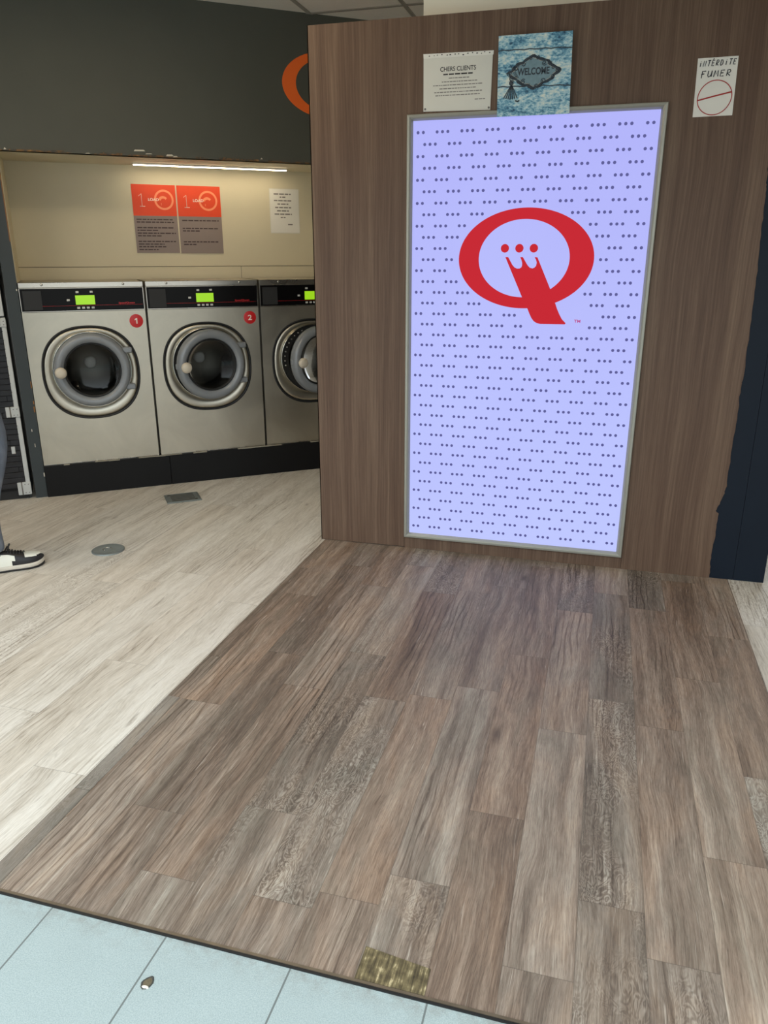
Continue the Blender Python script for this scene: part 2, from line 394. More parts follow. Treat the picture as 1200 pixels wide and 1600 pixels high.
        for k, v in props.items(): ob[k] = v
        return ob
def thing(name, label, cat, loc, frame=FW, group=None):
    o = bpy.data.objects.new(name, None); COL.objects.link(o); o.empty_display_size = 0.05
    o.matrix_world = frame @ Matrix.Translation(loc); ORG[o.name] = tuple(loc)
    o['label'] = label; o['category'] = cat
    if group: o['group'] = group
    return o
def tag(o, label, cat, group=None):
    o['label'] = label; o['category'] = cat
    if group: o['group'] = group
    return o
def struct(name, mb, mat, frame=FW, org=None):
    o = mb.build(name, mat, None, frame, org); o['kind'] = 'structure'; return o
def glyphs(mb, text, x0, x1, z0, z1, y, mi=0, shear=0.0, bold=0.0):
    cu = bpy.data.curves.new('t', 'FONT'); cu.body = text; cu.size = 1.0; cu.resolution_u = 4; cu.offset = bold
    to = bpy.data.objects.new('t', cu); COL.objects.link(to)
    dg = bpy.context.evaluated_depsgraph_get(); dg.update()
    me = bpy.data.meshes.new_from_object(to.evaluated_get(dg))
    V = [v.co.copy() for v in me.vertices]; F = [list(p.vertices) for p in me.polygons]
    bpy.data.objects.remove(to); bpy.data.curves.remove(cu); bpy.data.meshes.remove(me)
    a, b = min(v.x for v in V), max(v.x for v in V); c, d = min(v.y for v in V), max(v.y for v in V)
    out = []
    for v in V:
        fx = (v.x-a)/(b-a); fz = (v.y-c)/(d-c)
        out.append((x0+(x1-x0)*fx+shear*fz*(z1-z0), y, z0+(z1-z0)*fz))
    mb.add(out, F, mi)
def bars(mb, x0, x1, z, h, y, rnd, mi=0):     # printing too small to read: a row of word-long strokes
    x = x0
    while x < x1-h*.8:
        w = min(rnd.uniform(h*1.6, h*5), x1-x); mb.quadx(x, x+w, z-h/2, z+h/2, y, mi); x += w+h*.7
def copy_tree(o, parent=None):
    c = o.copy(); COL.objects.link(c)
    if parent: c.parent = parent
    for ch in list(o.children): copy_tree(ch, c)
    return c

# ------------------------------------------------------------------ the setting
CZ = 2.88
struct('floor', MB().box(-6.5, 4.2, 1.167, 9.0, -0.06, -0.0015), 'light_plank')
fd = MB().box(-1.3754+.052, 0.6666, 1.1735, 3.70, -0.05, 0.0).box(-1.3754, -1.3754+.052, 2.06, 3.70, -0.05, 0.0)
struct('floor', fd, 'dark_plank')
struct('floor', MB().box(-7.0, 4.5, -3.0, 1.1615, -0.06, -0.002), 'tile')
M['dark_strip'] = planks('dark_oak_border_strip', 0.6, 1.22, -1.55, [lin((86, 78, 68)), lin((118, 110, 100)), lin((138, 130, 120)), lin((166, 160, 150)), (1, 1, .98, 1), (1, 1, 1, 1)], 0.5, 0.42, 0.1, 0.5, yoff=0.71)
struct('trim_1', MB().box(-1.3754, -1.3754+.0505, 1.1735, 2.059, -0.05, 0.0), 'dark_strip')
th = MB(); th.box(-4.0, 1.6, 1.1610, 1.1660, -0.02, 0.0015, 0); th.box(-4.0, 1.6, 1.1665, 1.1730, -0.02, 0.0025, 1)
M['thr'] = flat('worn_threshold_metal', (112, 100, 84), 0.45, 0.5, 0.35, 25)
struct('trim_2', th, ['rubber', 'thr'])

# wooden partition: core, veneer panels, torn right edge
rnd = random.Random(4)
core = MB().box(-1.390, 0.575, WY+0.006, WY+0.11, 0, 2.435)
struct('wall_partition', core, 'seam')
edge = [(0.590, 2.4436), (0.588, 2.20), (0.583, 1.99), (0.574, 1.86), (0.580, 1.84), (0.583, 1.75), (0.588, 1.70), (0.592, 1.55), (0.600, 1.35), (0.603, 1.15), (0.606, 0.95), (0.600, 0.93), (0.603, 0.80), (0.601, 0.62), (0.602, 0.46), (0.592, 0.40), (0.571, 0.335), (0.585, 0.325), (0.583, 0.2), (0.579, 0.1), (0.584, 0.0)]
e2 = []
for (a, b) in zip(edge[:-1], edge[1:]):
    k = 7
    for i in range(k):
        f = i/k; e2.append((a[0]*(1-f)+b[0]*f+rnd.uniform(-.0022, .0022), a[1]*(1-f)+b[1]*f))
e2.append(edge[-1])
ven = MB()
ven.prism([(0.1745, 0.0), (0.1745, 2.4436)] + e2, WY, WY+0.0045)
ven.prism([(-1.3943, 0.002), (-0.9285, 0.006), (-0.9285, 2.4436), (-1.3943, 2.4436)], WY, WY+0.0045)
ven.box(-0.9285, 0.1745, WY, WY+0.0045, 2.0, 2.4436)
ven.box(-0.9270, 0.1730, WY+0.002, WY+0.0055, 0.0, 0.09)
ven.box(-1.3943, -1.3900, WY, WY+0.11, 0.002, 2.4436)
ven.box(-1.3943, 0.586, WY+0.004, WY+0.11, 2.4350, 2.4436)
struct('wall_partition_veneer', ven, 'wood_wall').name = 'wall_veneer'
nv = MB(); nv.box(0.565, 0.688, WY+0.003, WY+0.30, 0.0, 2.88); nv.box(0.6895, 0.823, WY+0.003, WY+0.30, 0.0, 2.88)
struct('wall_navy', nv, 'navy')
struct('wall_bulkhead', MB().box(-0.888, 4.2, WY+0.115, WY+0.9, 2.30, CZ), 'cream2')
# room behind and to the sides (out of frame but closing the place)
struct('wall_right', MB().box(4.2, 4.3, 1.1, 9.0, 0, CZ), 'wall_pl')
struct('wall_left', MB().box(-6.6, -6.5, 1.1, 9.0, 0, CZ), 'wall_pl')
fr = MB()
fr.box(-6.6, 4.3, 1.00, 1.16, 2.55, 3.1); fr.box(-6.6, -4.3, 1.00, 1.16, 0, 2.55); fr.box(1.9, 4.3, 1.00, 1.16, 0, 2.55)
struct('wall_front', fr, 'charcoal')
ceil = MB().box(-6.6, 4.3, 1.1, 9.0, CZ, CZ+.08)
struct('ceiling', ceil, 'ceil_tile')
gr = MB()
x = -1.305-0.6*8
while x < 4.2: gr.box(x-.012, x+.012, 1.17, 9.0, CZ-.006, CZ+.001); x += 0.6
y = 5.09-0.6*6
while y < 9.0: gr.box(-6.5, 4.2, y-.012, y+.012, CZ-.0055, CZ+.001); y += 0.6
struct('trim_3', gr, 'ceil_grid')

# machine wall, drawn in the niche frame (x along the wall, y away from the room)
NT_, NZ, ND = 2.20, 2.035, 0.53
hd = MB(); hd.box(-0.098, 5.2, 0.0, 0.06, NZ, CZ); hd.box(-3.4, -0.098, 0.0, 0.06, NZ, CZ); hd.box(NT_, 5.2, 0.0, 0.06, 0, NZ)
struct('wall_header', hd, 'charcoal', FN)
struct('wall_pier', MB().box(-0.072, -0.004, -0.004, ND, 0.0, NZ), 'slate', FN)
nb = MB(); nb.box(-0.075, NT_+.08, ND, ND+.05, 1.402, NZ+.05); nb.box(-0.075, NT_+.08, ND, ND+.05, 1.26, 1.4005); nb.box(-0.075, NT_+.08, ND+.004, ND+.05, 1.39, 1.41)
nb.box(-0.004, -0.0005, 0.03, ND, 1.32, NZ); nb.box(NT_, NT_+.004, 0.0, ND, 0.2, NZ)
struct('wall_niche', nb, 'cream', FN)
struct('ceiling', MB().box(-0.072, NT_+.02, 0.001, ND+.01, NZ, NZ+.03), 'cream', FN)
struct('trim_4', MB().box(-.004, NT_, ND-.0010, ND+.001, 1.3995, 1.4025).box(1.4530, 1.4550, ND-.0010, ND+.001, 1.32, 1.4005), 'seam', FN)
# scuffed lower lip of the header
lip = MB(); r = random.Random(9); x = 0.0
while x < 2.2:
    w = r.uniform(.02, .09)
    if r.random() < .75: lip.box(x, x+w, -0.0022, 0.004, NZ-.001, NZ+r.uniform(.003, .014))
    x += w
struct('trim_5', lip, 'edge', FN)
cw = MB()
for (a, b, z0, z1) in ((.03, .045, .004, .016), (.735, .80, .026, .036), (.80, .84, .012, .018), (.92, .965, .006, .017), (.96, .99, .002, .010), (1.50, 1.515, .012, .022), (.46, .49, .0, .006)):
    cw.prism([(a, NZ+z0), (b, NZ+z0+.002), (b-.008, NZ+z1), (a+.006, NZ+z1-.001)], -0.0032, 0.002)
struct('trim_6', cw, 'chip_white', FN)
# scuffs on the pier
sc = MB()
for (x0, x1, z0, z1, mi) in ((-.012, -.0038, .55, .585, 0), (-.010, -.0038, .60, .62, 0), (-.009, -.0038, .70, .74, 0), (-.008, -.0038, 1.55, 1.95, 0), (-.042, -.038, .43, .445, 1), (-.036, -.033, .33, .352, 1), (-.010, -.003, .135, .16, 1), (-.012, -.006, 1.275, 1.285, 1)):
    sc.box(x0, x1, -.0048, .0, z0, z1, mi)
struct('trim_7', sc, ['raw', 'chip_white'], FN)

# black plinth
pl = MB(); pl.box(-0.003, 0.7750, -0.020, 0.30, 0.0, 0.2035, b=.002); pl.box(0.7762, NT_, -0.020, 0.30, 0.0, 0.2035, b=.002)
po = pl.build('plinth', 'black', None, FN); tag(po, 'long black painted plinth carrying the row of steel washing machines', 'plinth')
pe = MB(); r = random.Random(2); x = 0.0
while x < 2.2:
    w = r.uniform(.03, .12)
    if r.random() < .6: pe.box(x, min(x+w, 2.19), -0.0212, -0.0060, 0.2030-r.uniform(.001, .004), 0.2042)
    x += w
M['edge_worn'] = flat('bare_worn_edge', (150, 144, 128), 0.7, 0, 0.3, 40)
pe.build('worn_edge', 'edge_worn', po, label='scuffed pale top edge')

# ------------------------------------------------------------------ lightbox sign
X0, X1, Z0, Z1 = -0.9263, 0.1724, 0.0654, 2.0634
XI0, XI1, ZI0, ZI1 = -0.9000, 0.1490, 0.0900, 2.0385
lb = thing('lightbox_sign', 'tall glowing pale violet sign with red round emblem, set in wooden wall', 'illuminated sign', (-0.377, WY, 0.0654))
fm = MB(); FP = 0.022
def rect(x0, x1, z0, z1, y): return [(x0, y, z0), (x1, y, z0), (x1, y, z1), (x0, y, z1)]
prof = [(0.0, 0.012), (0.0, -FP+.004), (0.003, -FP), (0.012, -FP-.001), (0.019, -FP+.004), (0.0262, -0.006), (0.0262, 0.0)]
def insetrect(d): return (X0+d, X1-d, Z0+d*.94, Z1-d*.94)
fm.rings([rect(*insetrect(d), WY+y) for d, y in prof], True, 0, False)
fm.build('frame', 'alu', lb)
fc = MB().box(XI0, XI1, WY-.0055, WY+.0035, ZI0, ZI1)
face = fc.build('backlit_panel', 'lb_face', lb)
YF = WY-.0055
# emblem geometry (wall plane metres)
OC = (-0.3745, 1.4555); OA, OB = 0.3025, 0.2165
IC = (-0.3810, 1.4565); IA, IB = 0.2035, 0.1680
tail = [(-0.463, 1.463), (-0.450, 1.463), (-0.441, 1.448), (-0.430, 1.430), (-0.420, 1.419), (-0.408, 1.4135), (-0.397, 1.414), (-0.389, 1.419), (-0.386, 1.427), (-0.386, 1.438), (-0.390, 1.450), (-0.396, 1.463), (-0.384, 1.463), (-0.373, 1.446), (-0.362, 1.429), (-0.351, 1.418), (-0.339, 1.4145), (-0.330, 1.418), (-0.323, 1.426), (-0.321, 1.440), (-0.325, 1.452), (-0.332, 1.463), (-0.319, 1.462),
        (-0.255, 1.328), (-0.229, 1.268), (-0.218, 1.240), (-0.205, 1.214), (-0.193, 1.194), (-0.175, 1.177), (-0.178, 1.1715), (-0.290, 1.171), (-0.305, 1.174), (-0.320, 1.183), (-0.331, 1.197), (-0.341, 1.216), (-0.351, 1.238), (-0.379, 1.289)]
def emblem(mb, y, f=lambda p: p, n=96):
    o = [f((OC[0]+OA*cos(2*PI*i/n), OC[1]+OB*sin(2*PI*i/n))) for i in range(n)]
    q = [f((IC[0]+IA*cos(2*PI*i/n), IC[1]+IB*sin(2*PI*i/n))) for i in range(n)]
    mb.add([(a[0], y, a[1]) for a in o+q], [(i, (i+1) % n, n+(i+1) % n, n+i) for i in range(n)])
    mb.add([(f(p)[0], y-.0003, f(p)[1]) for p in tail], [list(range(len(tail)))])
    for cx in (-0.4670, -0.4020, -0.3375):
        mb.add([(f((cx+.0185*cos(2*PI*i/28), 1.501+.0185*sin(2*PI*i/28)))[0], y, f((cx+.0185*cos(2*PI*i/28), 1.501+.0185*sin(2*PI*i/28)))[1]) for i in range(28)], [list(range(28))])
em = MB(); emblem(em, YF-.0006); em.build('emblem', 'lb_red', lb, label='red oval letter Q emblem with crown shaped tail')
tm = MB(); glyphs(tm, 'TM', -0.138, -0.110, 1.180, 1.193, YF-.0006, 0, 0, .03); tm.build('trademark_letters', 'lb_tm', lb)
dots = MB(); nrow = 39; z_top, z_bot = 1.9905, 0.1305; PER = (0.1285-(-0.8585))/9*1.0
PER = 0.1111; DX = 0.0242; RD = 0.0068
gx0 = -0.8893 + DX*.5
for rI in range(nrow):
    z = z_top-(z_top-z_bot)*rI/(nrow-1)
    for k in range(10):
        cx = -0.8775+k*PER if rI % 2 == 0 else -0.8220+k*PER
        keep = []
        for d in (-1, 0, 1):
            xx = cx+d*DX + (0 if rI % 2 else 0)
            if xx < -0.885 or xx > 0.142: continue
            ex, ez = (xx-OC[0])/(OA+.022), (z-OC[1])/(OB+.022)
            if ex*ex+ez*ez < 1: continue
            if -.37 < xx < -.155 and 1.155 < z < 1.29: continue
            if -.155 < xx < -.09 and 1.165 < z < 1.21: continue
            keep.append(xx)
        if len(keep) > 1:
            for xx in keep: dots.disc(xx, z, RD, YF-.0006, 14)
dots.build('dot_pattern', 'lb_dot', lb, label='rows of small grey violet dots in threes')

# ------------------------------------------------------------------ things on the partition
# typed notice in a plastic sleeve
nt = thing('printed_notice', 'white typed notice headed CHERS CLIENTS taped above the glowing sign', 'notice', (-0.706, WY, 2.071))
def quadslab(mb, c, y0, y1, mi=0): mb.prism(c, y0, y1, mi)
s = MB(); quadslab(s, [(-0.8555, 2.0745), (-0.559, 2.0685), (-0.5565, 2.293), (-0.858, 2.2965)], WY-.0016, WY-.0002)
s.build('sheet', 'paper2', nt)
s = MB(); quadslab(s, [(-0.8575, 2.280), (-0.5540, 2.279), (-0.5530, 2.2945), (-0.859, 2.298)], WY-.0028, WY-.0016)
st = s.build('sleeve_strip', 'paper', nt, label='crumpled perforated top strip of the plastic sleeve')
s = MB(); r = random.Random(3)
for i in range(15):
    x = -0.83+i*.0185+r.uniform(-.004, .004); z = 2.2885+r.uniform(-.003, .003); w = r.uniform(.002, .005)
    s.prism([(x-w, z-.001), (x+w*.6, z-.002), (x+w, z+.001), (x-w*.3, z+.0025)], WY-.0032, WY-.0028)
s.build('punch_hole', 'ink', st, kind='stuff')
s = MB(); YN = WY-.0019
glyphs(s, 'CHERS CLIENTS', -0.783, -0.627, 2.2265, 2.2445, YN, 0, 0, .016)
s.build('heading', 'ink', nt)
s = MB(); r = random.Random(5)
bars(s, -0.769, -0.640, 2.2150, .0055, YN, r)
for (a, b, z) in ((-.745, -.655, 2.200), (-.775, -.620, 2.1865), (-.813, -.595, 2.1735), (-.785, -.625, 2.1600), (-.808, -.597, 2.1465), (-.802, -.602, 2.1340), (-.628, -.583, 2.1135)):
    bars(s, a, b, z, .0036, YN, r, 1)
s.build('small_print', ['ink', 'ink_grey'], nt)
for x, z in ((-.848, 2.084), (-.566, 2.078)):
    s = MB(); s.lathe(x, z, [(.0045, WY-.0016), (.004, WY-.004), (.002, WY-.0048)], 16, cap1=True); s.build('pin', 'ink_grey', nt)

# WELCOME board
wb = thing('welcome_board', 'square blue weathered plank picture reading WELCOME above the sign', 'wall picture', (-0.3765, WY-.0245, 2.036))
yb = WY-.0250
s = MB(); s.prism([(-0.5245, 2.0355), (-0.2210, 2.0350), (-0.2285, 2.3395), (-0.5305, 2.3395)], yb-.004, yb)
s.build('board', 'weathered', wb)
s = MB()
for (xa, za, xb, zb, w) in ((-.5290, 2.2855, -.2270, 2.2815, .0035), (-.5260, 2.1500, -.2235, 2.1430, .0035)):
    pts = [(xa, za)] + [(xa+(xb-xa)*i/14, za+(zb-za)*i/14+w*(.5+.5*sin(i*2.3))) for i in range(1, 14)] + [(xb, zb)]
    low = [(p[0], p[1]-w*1.2) for p in pts][::-1]
    s.prism(pts+low, yb-.0046, yb-.004)
s.build('plank_joint', 'iron', wb)
cx, cz = -.3780, 2.1975
def loz(k, n=80):
    out = []
    for i in range(n):
        a = 2*PI*i/n; c_, s_ = cos(a), sin(a)
        q = (abs(c_)**1.25+abs(s_)**1.25)**(-1/1.25)
        q *= 1+.045*sin(a*8+.4)
        out.append((cx+.102*k*q*c_, cz+.058*k*q*s_))
    return out
s = MB(); s.prism(loz(.93), yb-.0052, yb-.004); s.build('plaque', 'iron_light', wb)
s = MB(); L = loz(1.0); s.tube([(p[0], yb-.0055, p[1]) for p in L], [.0034+.0014*sin(i*.9) for i in range(len(L))], 6, closed=True)
r = random.Random(8)
L3 = loz(1.07); s.tube([(p[0], yb-.0052, p[1]) for p in L3], [.0022+.0016*sin(i*1.3) for i in range(len(L3))], 5, closed=True)
def curl(mb, x, z, r0, sgn, ph, w=.0016, turns=1.35):
    pts = []
    for i in range(22):
        a = ph+sgn*2*PI*turns*i/21; rr = r0*(1-.75*i/21); pts.append((x+rr*cos(a), yb-.0062, z+rr*sin(a)))
    mb.tube(pts, w, 5)
for (dx, dz, r0) in ((-.042, .032, .010), (.042, .032, .010), (-.042, -.034, .011), (.042, -.034, .011), (-.014, .052, .008), (.014, .053, .008), (.0, .060, .006), (-.016, -.052, .008), (.014, -.052, .008), (-.074, .016, .008), (.078, .014, .008), (-.074, -.018, .008), (.078, -.018, .008), (.096, .0, .007), (-.096, .002, .007), (.066, .03, .007), (-.066, .026, .007)):
    curl(s, cx+dx, cz+dz, r0, 1 if dx < 0 else -1, r.uniform(0, 6))
s.build('scroll_border', 'iron', wb)
L2 = loz(.90); s = MB(); s.tube([(p[0], yb-.0058, p[1]) for p in L2], [.0012+.0007*sin(i*1.7) for i in range(len(L2))], 5, closed=True); s.build('inner_border', 'chrome', wb)
s = MB(); glyphs(s, 'WELCOME', -.4460, -.3130, 2.1875, 2.2150, yb-.0056, 0, 0, .035); s.build('lettering', 'iron', wb)
s = MB()
s.tube([(-.470, yb-.006, 2.190), (-.477, yb-.006, 2.178), (-.472, yb-.006, 2.166), (-.466, yb-.006, 2.160)], .0022, 6)
s.ball((-.468, yb-.006, 2.160), .0085, 12, 8, sc=(1, .3, 1)); curl(s, -.468, 2.160, .012, 1, .5)
for i, a in enumerate((-.75, -.5, -.28, -.08, .14, .36, .60)):
    s.tube([(-.468, yb-.0058, 2.156), (-.468+.022*sin(a)*1.0, yb-.0058, 2.132), (-.468+.045*sin(a), yb-.0058, 2.098+.01*abs(a))], [.0018, .0015, .0022], 5)
s.tube([(-.450, yb-.0058, 2.094), (-.440, yb-.0058, 2.0905), (-.432, yb-.0058, 2.094)], .0028, 6)
for i in range(7):
    z = 2.228-.006*i; s.tube([(-.478+.006*i*.5, yb-.0056, z), (-.462+.004*i, yb-.0056, z-.012)], .0009, 4)
s.build('rope_tassel', 'iron', wb)

# handwritten no-smoking sheet
ns = thing('handwritten_notice', 'small white sheet handwritten INTERDITE FUMER with red struck circle', 'notice', (0.3445, WY, 2.004))
s = MB(); s.prism([(.2710, 2.0040), (.4205, 2.0050), (.4165, 2.2160), (.2665, 2.2150)], WY-.0012, WY-.0002); s.build('sheet', 'paper', ns)
STR = {'I': [[(.5, 0), (.5, .72)], [(.46, .92), (.56, .96)]], 'N': [[(0, 0), (.05, 1), (.75, .02), (.85, 1)]], 'T': [[(0, 1), (.95, 1.02)], [(.5, 1), (.42, 0)]],
       'E': [[(.85, .98), (.08, 1), (.02, 0), (.8, .02)], [(.05, .52), (.65, .54)]], 'R': [[(.05, 0), (.1, 1), (.6, 1), (.8, .78), (.6, .52), (.1, .48), (.8, 0)]],
       'D': [[(.05, 0), (.1, 1), (.5, .95), (.85, .6), (.75, .2), (.4, 0), (.05, 0)]], 'F': [[(.9, 1), (.1, .98), (.12, -.15)], [(-.05, .48), (.62, .55)]],
       'U': [[(.05, 1), (.02, .3), (.25, 0), (.6, .08), (.8, .4), (.85, 1)], [(.85, 1), (.88, .02)]], 'M': [[(0, -.05), (.15, 1), (.45, .35), (.8, 1), (.95, 0)]], "'": [[(.3, 1.15), (.6, 1.32)]]}
def strokes(mb, word, x0, z0, w, h, dz, adv, rad, shear=.12):
    x = x0
    for i, ch in enumerate(word):
        for sk in STR[ch]:
            mb.tube([(x+p[0]*w+shear*p[1]*h, WY-.0015, z0+dz*i+p[1]*h) for p in sk], rad, 5)
        if ch == 'E' and word == 'INTERDITE' and i == 3:
            mb.tube([(x+.35*w, WY-.0015, z0+dz*i+1.14*h), (x+.75*w, WY-.0015, z0+dz*i+1.3*h)], rad, 5)
        x += adv
s = MB(); strokes(s, 'INTERDITE', .2725, 2.1850, .0105, .0195, .0003, .0159, .0017)
strokes(s, 'FUMER', .2850, 2.1470, .0165, .0215, .0002, .0236, .0019); s.build('lettering', 'marker', ns)
s = MB()
s.tube([(.3455+.0640*cos(a)*(1+.02*sin(2*a)), WY-.0015, 2.0720+.0625*sin(a)) for a in [2*PI*i/48 for i in range(48)]], .0017, 6, closed=True)
s.tube([(.2830, WY-.0017, 2.0640), (.345, WY-.0017, 2.0775), (.4080, WY-.0017, 2.0900)], .0026, 6)
s.build('struck_circle', 'redpen', ns)

# ------------------------------------------------------------------ floor fittings
s = MB(); s.prism([(-.3990, 1.1740), (-.2450, 1.1740), (-.2455, 1.2390), (-.3975, 1.2570)], 0.0002, .0022, axis='z')
tag(s.build('brass_floor_plate', 'brass', None, FW, (-.32, 1.21, 0)), 'scratched worn brass plate let into the dark planks at the threshold', 'floor plate')
rc = thing('round_floor_cover', 'round grey metal cover on the pale floor beside the sneaker', 'floor cover', (-2.4215, 3.226, 0))
s = MB(); cxr, cyr, rr = -2.4215, 3.226, .083
def flatrings(mb, prof, n=64, mi=0, **k):
    mb.rings([[(cxr+q*cos(2*PI*i/n), cyr+q*sin(2*PI*i/n), z) for i in range(n)] for q, z in prof], True, mi, True, **k)
flatrings(s, [(rr, -.0014), (rr, .004), (rr-.003, .0062), (rr-.009, .0062), (rr-.011, .005), (.052, .0052), (.050, .0046), (.034, .0046), (.032, .0054), (.004, .0056)], cap1=True)
M['zinc'] = flat('dull_zinc', (128, 134, 132), 0.42, 0.5, 0.15, 25)
s.build('plate', 'zinc', rc)
s = MB(); s.tube([(cxr+.022*cos(a)-.004, cyr+.022*sin(a), .0062) for a in [PI*.1+PI*1.4*i/16 for i in range(17)]], .0022, 6); s.build('lift_loop', 'chrome', rc)
dr = thing('floor_drain_cover', 'rectangular tarnished metal cover in floor before the black plinth', 'floor drain', (0.795, -.365, 0), FN)
s = MB(); s.box(.688, .902, -.460, -.274, -.002, .004, b=.001); s.build('plate', 'zinc', dr)
s = MB()
s.rings([[(x, y, z) for x, y in ((.695, -.453), (.895, -.453), (.895, -.281), (.695, -.281))] for z in (.004, .0062)] + [[(x, y, .0062) for x, y in ((.704, -.444), (.886, -.444), (.886, -.290), (.704, -.290))], [(x, y, .004) for x, y in ((.704, -.444), (.886, -.444), (.886, -.290), (.704, -.290))]], True, 0, False)
s.build('raised_rim', 'zinc', dr)
s = MB()
for i in range(5):
    z = -.430+.031*i; s.box(.722, .868, z, z+.012, .0037, .0046)
for p in ((.715, -.30), (.872, -.43)):
    s.prism([(p[0]+.009*cos(2*PI*i/16), p[1]+.009*sin(2*PI*i/16)) for i in range(16)], .0037, .006, axis='z')
M['grime'] = flat('drain_grime', (66, 60, 48), 0.7, 0, 0.4, 50)
s.build('slot', 'grime', dr, label='dark grimy slots and screw heads')
# chipped hole in a tile
ch = thing('tile_chip', 'small dark chipped hole in a pale tile near the grout line', 'chipped hole', (-.822, 1.047, 0))
s = MB(); shp = [(-.0125, -.001), (-.011, .004), (-.006, .011), (.0, .0165), (.0045, .016), (.009, .010), (.0115, .003), (.0095, -.006), (.005, -.012), (-.002, -.0145), (-.008, -.011)]
C0 = (-.8215, 1.0455)
s.rings([[(C0[0]+p[0]*k, C0[1]+p[1]*k, z) for p in shp] for k, z in ((1.12, -.0019), (1.03, -.0004), (.93, -.0012), (.7, -.0016))], True, 0, True, cap1=True)
M['dirt'] = flat('brown_dirt', (96, 86, 66), 0.8, 0, 0.5, 260)
M['tile_broken'] = flat('broken_tile_edge', (58, 58, 54), 0.7, 0, 0.4, 150)
s.build('broken_edge', 'tile_broken', ch)
s = MB(); s.rings([[(C0[0]+p[0]*k, C0[1]+p[1]*k+.001, z) for p in shp] for k, z in ((.78, -.0015), (.55, -.0006), (.2, -.0003))], True, 0, True, cap1=True)
s.build('dirt', 'dirt', ch)
s = MB(); s.rings([[(C0[0]+.001+.0085*k*cos(a), C0[1]-.0095+.004*k*sin(a), z) for a in [2*PI*i/14 for i in range(14)]] for k, z in ((1.0, -.0016), (.7, .0004), (.2, .0008))], True, 0, True, cap1=True)
s.build('pale_fragment', 'cream2', ch)

# ------------------------------------------------------------------ niche prints and lamp
def poster(tx0, tx1, z0, z1, one, load, ring, texts, label):
    p = thing('instruction_poster', label, 'poster', ((tx0+tx1)/2, ND, z0), FN, None)
    s = MB(); s.box(tx0, tx1, ND-.0030, ND-.0004, z0, z1); s.build('sheet', 'pgrey', p)
    s = MB(); s.box(tx0, tx1, ND-.0034, ND-.0029, 1.7270, z1); s.build('header', 'orange', p)
    y = ND-.0038
    s = MB(); a, b, c, d = one
    s.tube([(a, y, d-.014), (a+(b-a)*.5, y, d), (a+(b-a)*.5, y, c)], .0016, 5); s.tube([(a+.004, y, c), (b, y, c)], .0018, 5); s.build('numeral', 'whiteprint', p)
    s = MB(); cx, cz, R = ring
    s.lathe(cx, cz, [(R, y+.0002), (R, y-.0002), (R-.013, y-.0002), (R-.013, y+.0002)], 48, 0, False)
    pts = [(cx-.042+.0*i, 0) for i in range(1)]
    arc = [(cx-.006+(.030)*cos(t), cz-.002+.026*sin(t)) for t in [PI*.98-PI*.82*i/12 for i in range(13)]]
    inn = [(cx-.004+(.017)*cos(t), cz-.006+.014*sin(t)) for t in [PI*.16+PI*.82*i/12 for i in range(13)]]
    s.prism(arc+inn, y-.0002, y+.0004); s.box(cx-.021, cx-.018, y-.0002, y+.0004, cz-.034, cz-.020)
    s.build('ring_emblem', 'peach', p)
    s = MB(); glyphs(s, 'LOAD', load[0], load[1], cz-.0085, cz+.0095, y-.0006, 0, 0, .02); s.build('lettering', 'whiteprint', p)
    s = MB(); r = random.Random(int(tx0*100))
    for (x0, x1, z) in texts: bars(s, x0, x1, z, .0075, y, r)
    s.build('small_print', 'pink_text', p)
poster(.748, 1.033, 1.490, 1.9225, (.790, .828, 1.786, 1.864), (.851, .920), (.954, 1.829, .064),
       [(.764, 1.008, 1.704), (.764, 1.010, 1.687), (.764, 1.004, 1.652), (.764, .904, 1.635), (.764, 1.015, 1.617), (.764, .918, 1.600), (.764, 1.022, 1.564), (.764, .933, 1.547), (.764, .948, 1.530), (.764, .890, 1.512)],
       'left orange and grey load poster, with the longer block of text')
poster(1.042, 1.335, 1.487, 1.9220, (1.084, 1.122, 1.784, 1.862), (1.147, 1.218), (1.249, 1.829, .064),
       [(1.064, 1.315, 1.701), (1.064, 1.313, 1.650), (1.064, 1.180, 1.634), (1.064, 1.302, 1.563), (1.064, 1.158, 1.546)],
       'right orange and grey load poster, with the shorter block of text')
pn = thing('paper_notice', 'white typed paper sheet in a sleeve on cream wall, right of posters', 'notice', (1.791, ND, 1.629), FN)
s = MB(); s.box(1.687, 1.896, ND-.0022, ND-.0004, 1.629, 1.918); s.build('sheet', 'paper', pn)
s = MB(); s.box(1.683, 1.900, ND-.0010, ND-.0002, 1.624, 1.922); s.build('sleeve', 'paper2', pn)
s = MB(); r = random.Random(6)
for (a, b, z) in ((1.715, 1.840, 1.886), (1.758, 1.800, 1.866), (1.715, 1.842, 1.843), (1.740, 1.820, 1.820), (1.722, 1.842, 1.797), (1.735, 1.822, 1.775), (1.716, 1.843, 1.753), (1.760, 1.796, 1.731), (1.812, 1.856, 1.684)):
    bars(s, a, b, z, .008, ND-.0025, r)
s.build('small_print', 'ink_grey', pn)
led = thing('led_batten', 'slim lit LED strip lamp under the niche ceiling', 'lamp', (1.252, .37, NZ), FN)
s = MB(); s.box(.755, 1.775, .350, .385, NZ-.010, NZ, b=.002); s.build('housing', 'whiteprint', led)
s = MB(); s.box(.762, 1.768, .3525, .3825, NZ-.0125, NZ-.0098, b=.001); s.build('diffuser', 'led', led, label='glowing warm white diffuser')

# emblem on the header
eh = MB(); sc_ = .58/(2*OA)
emblem(eh, -.0022, lambda p: (1.950+(p[0]-OC[0])*sc_, 2.492+(p[1]-OC[1])*sc_*.90))
tag(eh.build('wall_emblem', 'orange2', None, FN, (1.95, 0, 2.29)), 'orange oval letter Q emblem on the dark header wall', 'wall logo')

